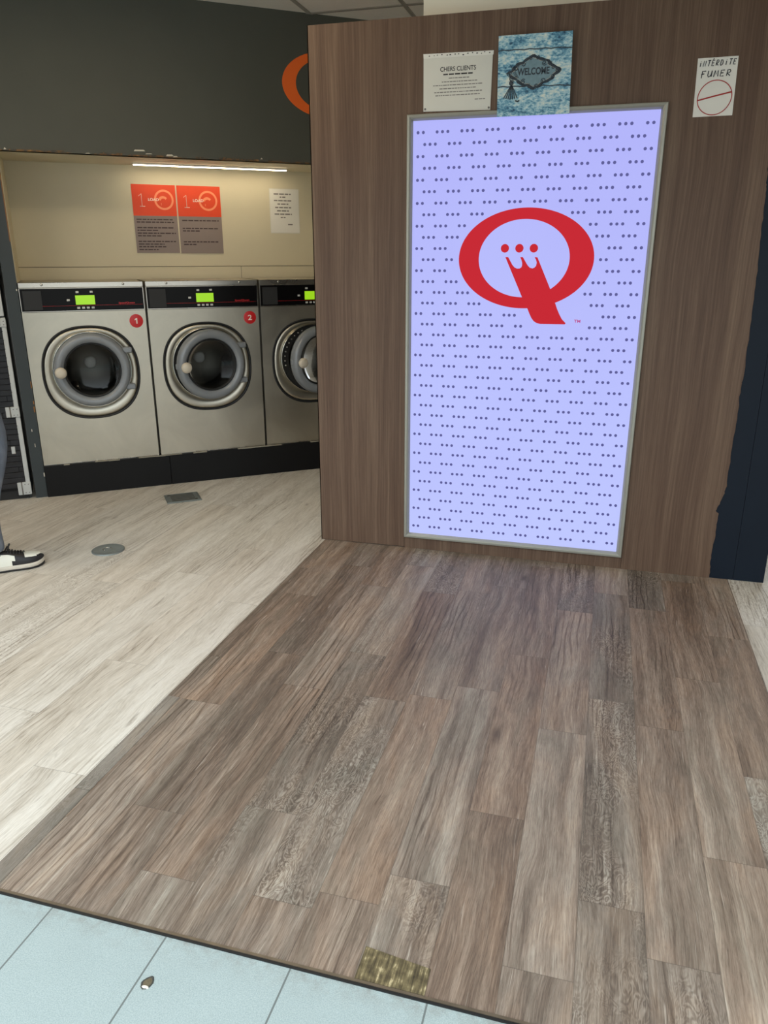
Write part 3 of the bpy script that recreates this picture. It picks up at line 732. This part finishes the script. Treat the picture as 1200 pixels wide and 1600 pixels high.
# ------------------------------------------------------------------ washing machines
def superl(cx, cz, a, b, n_, y, k=72):
    out = []
    for i in range(k):
        t = 2*PI*i/k; c_, s_ = cos(t), sin(t); q = (abs(c_)**n_+abs(s_)**n_)**(-1/n_)
        out.append((cx+a*q*c_, y, cz+b*q*s_))
    return out
def circ(cx, cz, r, y, k=72): return [(cx+r*cos(2*PI*i/k), y, cz+r*sin(2*PI*i/k)) for i in range(k)]
MZ0, MZ1, MW = 0.2040, 1.3205, 0.7113
def washer(number, label, t0, ajar):
    m = thing('washing_machine', label, 'washing machine', (t0+MW/2, .0, MZ0), FN, 'row of steel washing machines in the niche')
    X = lambda x: t0+x
    s = MB(); s.box(X(.004), X(.010), .003, .515, MZ0, MZ1); s.box(X(MW-.010), X(MW-.004), .003, .515, MZ0, MZ1)
    s.box(X(.002), X(MW-.002), .507, .515, MZ0, MZ1); s.box(X(.002), X(MW-.002), .003, .515, MZ1-.008, MZ1); s.box(X(.002), X(MW-.002), .003, .515, MZ0, MZ0+.008)
    s.box(X(.004), X(MW-.004), .004, .05, 1.150, MZ1-.004)
    s.build('cabinet', 'steel', m)
    # front panel with the opening
    gx, gz, ga, gb, gn = X(.3535), .7740, .2890, .2890, 2.35
    k = 72; x0, x1, z0, z1 = X(0), X(MW), MZ0, 1.1480
    loop = superl(gx, gz, ga, gb, gn, -.001)
    outer = []
    for p in loop:
        dx, dz = p[0]-gx, p[2]-gz
        tt = min((x1-gx)/dx if dx > 1e-9 else 1e9, (x0-gx)/dx if dx < -1e-9 else 1e9, (z1-gz)/dz if dz > 1e-9 else 1e9, (z0-gz)/dz if dz < -1e-9 else 1e9)
        outer.append([gx+dx*tt, -.001, gz+dz*tt])
    for cx_, cz_ in ((x0, z0), (x1, z0), (x0, z1), (x1, z1)):
        j = min(range(k), key=lambda i: (outer[i][0]-cx_)**2+(outer[i][2]-cz_)**2); outer[j] = [cx_, -.001, cz_]
    s = MB(); s.rings([[(p[0], .012, p[2]) for p in outer], [tuple(p) for p in outer], loop, [(p[0], .012, p[2]) for p in loop]], True, 0, False)
    s.build('front_panel', 'steel', m)
    s = MB(); s.rings([superl(gx, gz, ga+.001, gb+.001, gn, .004), superl(gx, gz, ga+.0005, gb+.0005, gn, -.007), superl(gx, gz, ga-.004, gb-.004, gn, -.009), superl(gx, gz, ga-.012, gb-.012, gn, -.007), superl(gx, gz, ga-.0135, gb-.0135, gn, .006)], True, 0, True)
    s.build('door_gasket', 'rubber', m)
    # surround: stainless ring between the gasket and the door
    cx, cz = X(.360), .7930
    s = MB(); s.rings([superl(gx, gz, ga-.012, gb-.012, gn, .003), superl(gx, gz, ga-.018, gb-.018, gn, -.004), superl(gx, gz, ga-.026, gb-.026, gn, -.006), circ(cx, cz, .236, -.004), circ(cx, cz, .233, .004)], True, 0, True)
    s.build('door_surround', 'steel', m)
    s = MB(); s.lathe(cx, cz, [(.2345, .004), (.236, -.010), (.231, -.015), (.227, -.009), (.226, .004)], 72); s.build('chrome_rim', 'chrome', m)
    s = MB(); s.lathe(cx, cz, [(.230, .006), (.178, .006), (.174, .012), (.172, .03)], 72); blk = s.build('tub_front', 'dark', m)
    for i in range(10):
        a = PI*.62+i*.155; s = MB(); s.lathe(cx+.204*cos(a), cz+.204*sin(a), [(.0055, .006), (.0055, .002), (.003, .001)], 12, cap1=True); s.build('bolt', 'steel2', blk)
    s = MB(); s.lathe(cx, cz, [(.172, .028), (.176, .03), (.186, .05), (.186, .36), (.18, .375), (.0405, .385)], 72)
    for i in range(3):
        a = PI/2+i*2*PI/3+.4; d = MB()
        p0 = (cx+.186*cos(a), .05, cz+.186*sin(a)); q = (cx+.145*cos(a), .2, cz+.145*sin(a))
        s.rings([[(cx+(r)*cos(a+da), yy, cz+r*sin(a+da)) for r, da in ((.186, -.22), (.150, -.05), (.150, .05), (.186, .22))] for yy in (.06, .36)], False, 0, False)
    drum = s.build('drum', 'drum', m)
    s = MB(); s.lathe(cx, cz, [(.0405, .385), (.038, .372), (.030, .362), (.012, .358)], 32, cap1=True); s.build('drum_hub', 'hub', drum, label='pale round hub')
    # door
    hx = X(.360+.232); d = MB()
    d.lathe(cx, cz, [(.164, .010), (.222, .008), (.2275, -.010), (.2270, -.030), (.2215, -.046), (.2100, -.056), (.1990, -.059), (.1850, -.056), (.1730, -.048), (.1690, -.038), (.1670, -.020), (.164, .010)], 80)
    door = d.build('door', 'door_grey', m, org=(hx, -.008, cz))
    s = MB(); s.lathe(cx, cz, [(.1685, -.034), (.1665, -.040), (.1585, -.036), (.1560, -.020), (.1560, .002)], 72); s.build('glass_seal', 'rubber', door)
    s = MB(); s.lathe(cx, cz, [(.1585, -.024), (.140, -.014), (.110, -.004), (.07, .004), (.03, .008), (.005, .009)], 64, cap1=True); s.build('glass', 'glass', door)
    s = MB(); s.lathe(X(.1720), cz, [(.010, -.045), (.010, -.070), (.024, -.076), (.0320, -.086), (.0345, -.096), (.0310, -.107), (.0190, -.114), (.004, -.1155)], 40, cap0=True, cap1=True)
    s.build('knob', 'knob', door, label='ivory round knob')
    for dz in (.115, -.115):
        s = MB(); s.box(X(.360+.185), X(.360+.2450), -.038, -.004, cz+dz-.018, cz+dz+.018, b=.006); s.build('hinge', 'door_grey', door)
    s = MB(); s.box(X(.1270), X(.1420), -.030, -.006, cz-.018, cz+.018, b=.004); s.build('latch', 'door_grey', door)
    door.rotation_euler.z = math.radians(ajar)
    # control panel
    s = MB(); s.box(X(.0), X(MW), -.0030, .012, 1.1500, 1.2885, b=.001); cp = s.build('control_panel', 'steel2', m)
    s = MB(); s.box(X(.0045), X(MW-.0045), -.0042, .0, 1.1545, 1.2850); s.build('fascia', 'black_gloss', cp)
    s = MB(); s.box(X(.018), X(.120), -.0048, -.0040, 1.1620, 1.2730); s.build('coin_window', 'dark', cp)
    s = MB(); s.box(X(.3090), X(.4200), -.0052, -.0040, 1.1885, 1.2430); s.build('display', 'lcd', cp, label='glowing green screen')
    s = MB(); s.box(X(.10), X(.700), -.0046, -.0040, 1.1830, 1.1842); s.build('red_line', 'brand_red', cp)
    for i, (bx, bz) in enumerate(((.323, 1.262), (.404, 1.263), (.268, 1.216), (.322, 1.170), (.350, 1.170), (.377, 1.170), (.405, 1.170))):
        s = MB(); s.box(X(bx-.0085), X(bx+.0085), -.0062, -.0040, bz-.0058, bz+.0058, b=.0015); s.build('button', 'button', cp)
    s = MB(); glyphs(s, 'SpeedQueen', X(.556), X(.652), 1.1855, 1.2000, -.0048, 0, .15, .02); s.build('lettering', 'brand_red', cp)
    s = MB(); s.box(X(.0), X(MW), -.0020, .012, 1.2900, MZ1, b=.002); tt = s.build('top_trim', 'steel2', m)
    for bx in (.129, .594):
        s = MB(); s.lathe(X(bx), 1.3075, [(.0078, -.0020), (.0078, -.0040), (.005, -.0062), (.0015, -.0066)], 20, cap1=True); s.build('screw', 'chrome', tt)
    s = MB(); s.box(X(.0), X(MW), -.0035, .004, MZ0, MZ0+.0075, b=.001); s.build('kick_flange', 'steel2', m)
    if number:
        s = MB(); s.lathe(X(.6515), 1.0820, [(.0415, -.0008), (.0415, -.0020), (.0410, -.0022)], 40, cap1=True)
        st = s.build('number_sticker', 'stick_red', m, label='round red sticker with white number '+number)
        s = MB(); w = .008 if number == '1' else .013
        if number == '1': s.prism([(X(.6505), 1.0650), (X(.6575), 1.0650), (X(.6575), 1.0990), (X(.6515), 1.0990), (X(.6420), 1.0925), (X(.6420), 1.0860), (X(.6505), 1.0905)], -.0030, -.0024)
        else: glyphs(s, number, X(.6515-w), X(.6515+w), 1.0650, 1.0990, -.0028, 0, 0, .02)
        s.build('numeral', 'whiteprint', st)
    return m
def glassm():
    t = NT('dark_door_glass'); t.n.remove(t.b)
    tr = t.node('ShaderNodeBsdfTransparent'); tr.inputs[0].default_value = (.80, .81, .80, 1)
    gl = t.node('ShaderNodeBsdfGlossy'); gl.inputs['Roughness'].default_value = .06; gl.inputs[0].default_value = (.45, .45, .45, 1)
    fr = t.node('ShaderNodeFresnel'); fr.inputs[0].default_value = 1.5
    mx = t.node('ShaderNodeMixShader'); t.t.links.new(fr.outputs[0], mx.inputs[0]); t.t.links.new(tr.outputs[0], mx.inputs[1]); t.t.links.new(gl.outputs[0], mx.inputs[2])
    t.t.links.new(mx.outputs[0], t.n['Material Output'].inputs[0]); return t.m
M['glass'] = glassm()
P = 0.7253
washer('1', 'first steel washing machine, beside the grey pier, door shut, red sticker 1', 0.0, 0)
washer('2', 'middle steel washing machine, door slightly open, red sticker 2', P, 9)
washer(None, 'steel washing machine with no sticker, door ajar, cut off by the wooden partition', 2*P, 18)

# ------------------------------------------------------------------ black cabinet at the left edge
cb = thing('dark_cabinet', 'tall black slatted cabinet with white hinge rail left of grey pier', 'cabinet', (-.55, .05, 0), FN)
s = MB(); s.box(-1.10, -.108, .012, .50, .055, 1.95); s.build('body', 'black', cb)
s = MB(); r = random.Random(1); z = .075
while z < 1.10:
    h = .0345; x = -1.10
    off = r.uniform(.05, .22)
    xs = [-1.10]
    q = -1.10+off
    while q < -.135: xs.append(q); q += .215
    xs.append(-.122)
    for a, b in zip(xs[:-1], xs[1:]): s.box(a+.0008, b-.0008, .0015, .013, z, z+h-.0022, b=.001)
    z += h
s.build('slatted_door', 'black_slat', cb)
s = MB(); s.box(-1.10, -.098, .0, .012, 1.132, 1.420, b=.002); s.build('upper_panel', 'white', cb, label='white enamel upper panel')
s = MB(); s.box(-1.10, -.098, .004, .012, 1.425, 1.94, b=.002); s.build('top_panel', 'slate', cb)
s = MB(); s.box(-.120, -.094, -.006, .012, .060, 1.124, b=.002)
rail = s.build('hinge_rail', 'white', cb, label='white enamel hinge rail')
s = MB(); z = .42
while z < 1.05: s.box(-.1235, -.1160, -.0068, -.005, z, z+.003); z += .052
s.build('rail_notch', 'black', rail)
for z0, z1 in ((.030, .112), (.528, .592), (1.070, 1.118)):
    s = MB(); s.box(-.170, -.1455, -.012, .002, z0, z1, b=.003); s.build('hinge_leaf', 'white', cb, label='white hinge leaf')
    s = MB(); s.box(-.1425, -.092, -.014, .002, z0, z1, b=.003); hg = s.build('hinge_plate', 'white', cb, label='white hinge plate')
    s = MB(); s.tube([(-.144, -.012, z0), (-.144, -.012, z1)], .004, 8)
    for zz in (z0+.014, z1-.014):
        for xx in (-.126, -.106): s.lathe(xx, zz, [(.0035, -.0135), (.003, -.0160)], 10, cap1=True)
    s.build('pin', 'ink_grey', hg)
s = MB(); s.box(-.172, -.150, -.010, .002, .300, .345, b=.002); s.build('latch', 'white', cb)
s = MB(); s.box(-1.10, -.108, .02, .48, 0.0, .055); s.build('base', 'rubber', cb)
fl = MB(); fl.box(-3.4, -1.105, .0, .06, 0, NZ); fl.box(-.108, -.098, .03, .5, 0, NZ); fl.box(-1.105, -.098, .02, .06, 1.95, NZ)
struct('wall_side', fl, 'slate', FN)

# ceiling lamps of the room (out of frame, they light it)
for i, (lx, ly) in enumerate(((-3.1, 2.1), (-1.9, 3.1), (-4.6, 1.7), (2.2, 2.6))):
    l = thing('ceiling_light', ['square lit ceiling panel in front of the washing machines', 'square lit ceiling panel between entrance and washing machines', 'square lit ceiling panel at the far left of the room', 'square lit ceiling panel right of the entrance'][i], 'ceiling light', (lx, ly, CZ-.03))
    s = MB(); s.rings([[(lx+sx_*a, ly+sy_*a, z) for sx_, sy_ in ((-1, -1), (1, -1), (1, 1), (-1, 1))] for a, z in ((.298, CZ-.004), (.298, CZ-.022), (.275, CZ-.022), (.275, CZ-.010))], True, 0, False); s.build('frame', 'white', l)
    s = MB(); s.box(lx-.275, lx+.275, ly-.275, ly+.275, CZ-.014, CZ-.007); s.build('diffuser', 'panel_lamp', l)

# ------------------------------------------------------------------ person at the left edge
FA = math.radians(46)
U = Vector((cos(FA), sin(FA), 0)); V = Vector((-sin(FA), cos(FA), 0))     # forward, to the person's left
TOE = Vector((-2.624, 2.988, 0))
def shoe_map(toe, ang):
    u = Vector((cos(ang), sin(ang), 0)); v = Vector((-sin(ang), cos(ang), 0)); heel = toe-u*.300
    return lambda s_, w_, z_: tuple(heel+u*s_+v*w_+Vector((0, 0, z_)))
def halfw(q, side):      # q 0..1 heel to toe
    base = [(0, .004), (.02, .018), (.07, .030), (.18, .036), (.35, .037), (.5, .041), (.66, .049), (.78, .050), (.88, .042), (.95, .028), (.985, .014), (1, .003)]
    for (a, wa), (b, wb_) in zip(base[:-1], base[1:]):
        if a <= q <= b: return wa+(wb_-wa)*(q-a)/(b-a)
    return .003
def interp(tab, q):
    for (a, wa), (b, wb_) in zip(tab[:-1], tab[1:]):
        if a <= q <= b:
            f = (q-a)/(b-a); f = f*f*(3-2*f); return wa+(wb_-wa)*f
    return tab[-1][1]
def sneaker(person, toe, ang):
    F = shoe_map(toe, ang); qs = [0, .01, .03, .06] + [.1+.05*i for i in range(16)] + [.88, .91, .94, .96, .975, .988, .996, 1]
    qs = sorted(set(round(q, 4) for q in qs))
    lift = lambda q: .010*max(0, (q-.80)/.2)**2
    heightU = [(0, .085), (.04, .096), (.12, .098), (.26, .094), (.36, .100), (.44, .096), (.60, .082), (.72, .072), (.84, .068), (.93, .060), (.98, .048), (1, .036)]
    up = MB(); NA = 28; grid = []
    for q in qs:
        w = halfw(q, 0)*.97; h = interp(heightU, q)+lift(q); zb = .024+lift(q); row = []
        for a in range(NA+1):
            t = PI*a/NA; ex = .62
            c_ = cos(t); s_ = sin(t)
            x_ = w*(abs(c_)**ex)*(1 if c_ > 0 else -1)*(1-.25*s_**2*(q < .5)); z_ = zb+(h-zb)*(s_**.75)
            row.append(F(q*.300, -x_, z_))
        grid.append(row)
    vs_ = [p for row in grid for p in row]; n1 = NA+1
    for i in range(len(qs)-1):
        qm = (qs[i]+qs[i+1])/2
        for a in range(NA):
            am = abs((a+.5)/NA-.5)*2       # 1 at the sole, 0 on top
            white = (qm > .72 and am < .50-max(0, qm-.86)*3.2) or (.20 < qm < .57-.12*(am-.4) and am > .42+max(0, .36-qm)*2.2)
            up.add([], [])
            up.f.append([i*n1+a, i*n1+a+1, (i+1)*n1+a+1, (i+1)*n1+a]); up.mi.append(0 if white else 1); up.sm.append(True)
    up.v = vs_
    sh = up.build('sneaker', ['shoe_white', 'shoe_black'], person, label='black and white low leather sneaker')
    so = MB(); L = []
    outline = lambda k, z, bl: [F(q*.300, -halfw(q, 0)*k, z+lift(q)*bl) for q in qs] + [F(q*.300, halfw(q, 0)*k, z+lift(q)*bl) for q in reversed(qs[1:-1])]
    so.rings([outline(1.04, .008, .8), outline(1.10, .012, .9), outline(1.10, .022, 1), outline(1.0, .029, 1)], True, 0, True, cap0=True, cap1=True)
    so.build('midsole', 'sole', sh)
    ob = MB(); ob.rings([outline(1.00, .0, .6), outline(1.08, .002, .7), outline(1.08, .0105, .9), outline(1.0, .011, .9)], True, 0, True, cap0=True, cap1=True); ob.build('outsole', 'rubber', sh)
    la = MB()
    for i in range(6):
        q = .46+.042*i; h = interp(heightU, q)+.004; w = .020
        la.tube([F(q*.3, -w, h-.009), F(q*.3+.004, -w*.5, h-.001), F(q*.3+.008, 0, h+.002), F(q*.3+.012, w*.5, h-.001), F(q*.3+.014, w, h-.009)], .0028, 6)
    la.tube([F(.128, -.006, .100), F(.136, -.012, .112), F(.146, -.018, .124), F(.152, -.022, .138)], [.003, .0036, .004, .0045], 6)
    la.tube([F(.128, .0, .100), F(.142, .022, .112), F(.150, .032, .100), F(.140, .018, .094)], .0026, 6)
    la.build('laces', 'shoe_black', sh)
    return sh

def skin(name, nodes, edges, mat, parent, levels=2, root=0):
    o0 = Vector(ORG[parent.name]); me = bpy.data.meshes.new(name)
    me.from_pydata([tuple(Vector(n[0])-o0) for n in nodes], edges, [])
    me.materials.append(M[mat]); ob = bpy.data.objects.new(name, me); COL.objects.link(ob); ob.parent = parent
    sk = ob.modifiers.new('skin', 'SKIN'); sk.use_smooth_shade = True
    lay = me.skin_vertices[0].data if me.skin_vertices else None
    for i, n in enumerate(nodes):
        rr = n[1] if isinstance(n[1], tuple) else (n[1], n[1]); lay[i].radius = rr; lay[i].use_root = (i == root)
    sb = ob.modifiers.new('sub', 'SUBSURF'); sb.levels = levels; sb.render_levels = levels
    dg = bpy.context.evaluated_depsgraph_get(); dg.update()
    m2 = bpy.data.meshes.new_from_object(ob.evaluated_get(dg)); m2.materials.clear(); m2.materials.append(M[mat])
    for p in m2.polygons: p.use_smooth = True
    ob.modifiers.clear(); ob.data = m2; ORG[ob.name] = tuple(o0)
    return ob
ANK = TOE-U*.222+V*.004                                   # right (near) ankle ground point
BASE = ANK-U*.02+V*.09
pr = thing('person', 'person in blue-grey jeans and black and white sneakers at left edge', 'person', tuple(BASE))
def B(f, l, z): return tuple(BASE+U*f+V*l+Vector((0, 0, z)))
# body frame: near leg knee pushed forward
knR = B(.050, -.090, .500); knL = B(-.07, .10, .500)
hipc = B(.0, 0, .93)
nodes = [(hipc, (.13, .11)), (B(.025, 0, 1.06), (.12, .10)), (B(.02, 0, 1.22), (.135, .11)), (B(.01, 0, 1.36), (.14, .105)), (B(.015, 0, 1.455), (.085, .085)), (B(.03, 0, 1.505), .058), (B(.042, 0, 1.550), .060), (B(.055, 0, 1.615), (.100, .112)), (B(.052, 0, 1.695), (.104, .118)), (B(.048, 0, 1.750), .070),
         (B(.01, -.18, 1.405), .062), (B(-.02, -.22, 1.12), .043), (B(.03, -.235, .90), .028),
         (B(.01, .18, 1.405), .062), (B(-.02, .22, 1.12), .043), (B(.03, .235, .90), .028),
         (B(.06, -.085, .86), .085), (knR, .056), (B(.03, -.092, .30), .050), (B(.0, -.09, .10), .036),
         (B(-.01, .085, .84), .085), (knL, .056), (B(-.16, .10, .30), .050), (B(-.21, .10, .10), .036)]
edges = [(0, 1), (1, 2), (2, 3), (3, 4), (4, 5), (5, 6), (6, 7), (7, 8), (8, 9), (3, 10), (10, 11), (11, 12), (3, 13), (13, 14), (14, 15), (0, 16), (16, 17), (17, 18), (18, 19), (0, 20), (20, 21), (21, 22), (22, 23)]
def hand(nodes, edges, wi, f, l, z, sg):
    palm = len(nodes); nodes.append((B(f+.02, l, z-.045), (.030, .014))); edges.append((wi, palm))
    kn = len(nodes); nodes.append((B(f+.035, l, z-.085), (.034, .012))); edges.append((palm, kn))
    for i, (dl, ln) in enumerate(((-.027, .060), (-.009, .070), (.009, .066), (.026, .052))):
        a = len(nodes); nodes.append((B(f+.037+dl, l, z-.100), .0085)); nodes.append((B(f+.046+dl, l-sg*.004, z-.100-ln*.55), .0080)); nodes.append((B(f+.044+dl, l-sg*.014, z-.100-ln), .0068))
        edges += [(kn, a), (a, a+1), (a+1, a+2)]
    a = len(nodes); nodes.append((B(f+.050, l-sg*.010, z-.055), .011)); nodes.append((B(f+.072, l-sg*.018, z-.082), .0095)); nodes.append((B(f+.078, l-sg*.020, z-.108), .008)); edges += [(palm, a), (a, a+1), (a+1, a+2)]
hand(nodes, edges, 12, .03, -.235, .90, -1); hand(nodes, edges, 15, .03, .235, .90, 1)
body = skin('body', nodes, edges, 'skin', pr)
hd_ = lambda f, l, z: B(.052+f, l, 1.66+z)
FZ = .024
face = MB(); face.rings([[hd_(d, l, z) for l, z in ((-.016*k, -.036), (-.010*k, -.043), (.010*k, -.043), (.016*k, -.036), (.007*k, .016), (-.007*k, .016))] for d, k in ((.070+FZ, 1.1), (.092+FZ, .8), (.104+FZ, .45))], True, 0, True, cap1=True)
for sg in (-1, 1): face.ball(hd_(-.008, .092*sg, -.010), .030, 12, 8, sc=(.6, .45, 1.1))
face.build('nose_and_ears', 'skin', pr)
for sg in (-1, 1):
    ey = MB(); ey.ball(hd_(.0665+FZ, .032*sg, .008), .0125, 14, 8, sc=(1, 1, .62)); eo = ey.build('eye', 'eye', pr)
    ey = MB(); ey.ball(hd_(.0745+FZ, .032*sg, .008), .0058, 12, 8, sc=(1, 1, .9)); ey.build('iris', 'hair', eo)
lp = MB(); lp.tube([hd_(.058+FZ, -.024, -.064), hd_(.069+FZ, 0, -.062), hd_(.058+FZ, .024, -.064)], [.003, .006, .003], 8); lp.build('lips', 'lips', pr)
hr = MB(); L = []
for a in range(10):
    v_ = a/9; row = []
    for i in range(32):
        t = 2*PI*i/32; front = max(0, cos(t))
        lo = -.055+.115*front**.7; z = lo+(.128-lo)*sin(v_*PI/2); k = cos(v_*PI/2)**.55 if v_ < 1 else .02
        row.append(hd_(-.006+.122*k*cos(t), .106*k*sin(t), z))
    L.append(row)
hr.rings(L, True, 0, True, cap1=True); hr.build('hair', 'hair', pr)
jn = [(hipc, (.155, .135)), (B(.025, 0, 1.02), (.145, .125)), (B(.035, -.088, .82), .104), (B(.080, -.090, .68), .098), (B(.072, -.090, .56), .084), (B(.030, -.090, .42), .072), (B(.006, -.090, .24), .066), (B(.012, -.090, .130), .068), (B(.014, -.090, .092), .066),
      (B(-.01, .088, .82), .105), (B(-.04, .095, .66), .090), (knL, .078), (B(-.12, .10, .37), .068), (B(-.18, .10, .20), .062), (B(-.205, .10, .125), .064), (B(-.207, .10, .09), .060)]
skin('jeans', jn, [(0, 1), (0, 2), (2, 3), (3, 4), (4, 5), (5, 6), (6, 7), (7, 8), (0, 9), (9, 10), (10, 11), (11, 12), (12, 13), (13, 14), (14, 15)], 'denim', pr)
jk = [(B(.02, 0, 1.20), (.185, .155)), (B(.015, 0, 1.02), (.185, .160)), (B(.01, 0, 1.36), (.185, .15)), (B(.015, 0, 1.46), (.125, .115)), (B(.01, -.185, 1.400), .088), (B(-.02, -.222, 1.12), .068), (B(.025, -.234, .925), .050), (B(.01, .185, 1.400), .088), (B(-.02, .222, 1.12), .068), (B(.025, .234, .925), .050), (B(.012, 0, .86), (.180, .155))]
skin('jacket', jk, [(0, 1), (0, 2), (2, 3), (2, 4), (4, 5), (5, 6), (2, 7), (7, 8), (8, 9), (1, 10)], 'jacket', pr)
sneaker(pr, TOE, FA)
sneaker(pr, TOE+V*.195-U*.215, FA+math.radians(8))
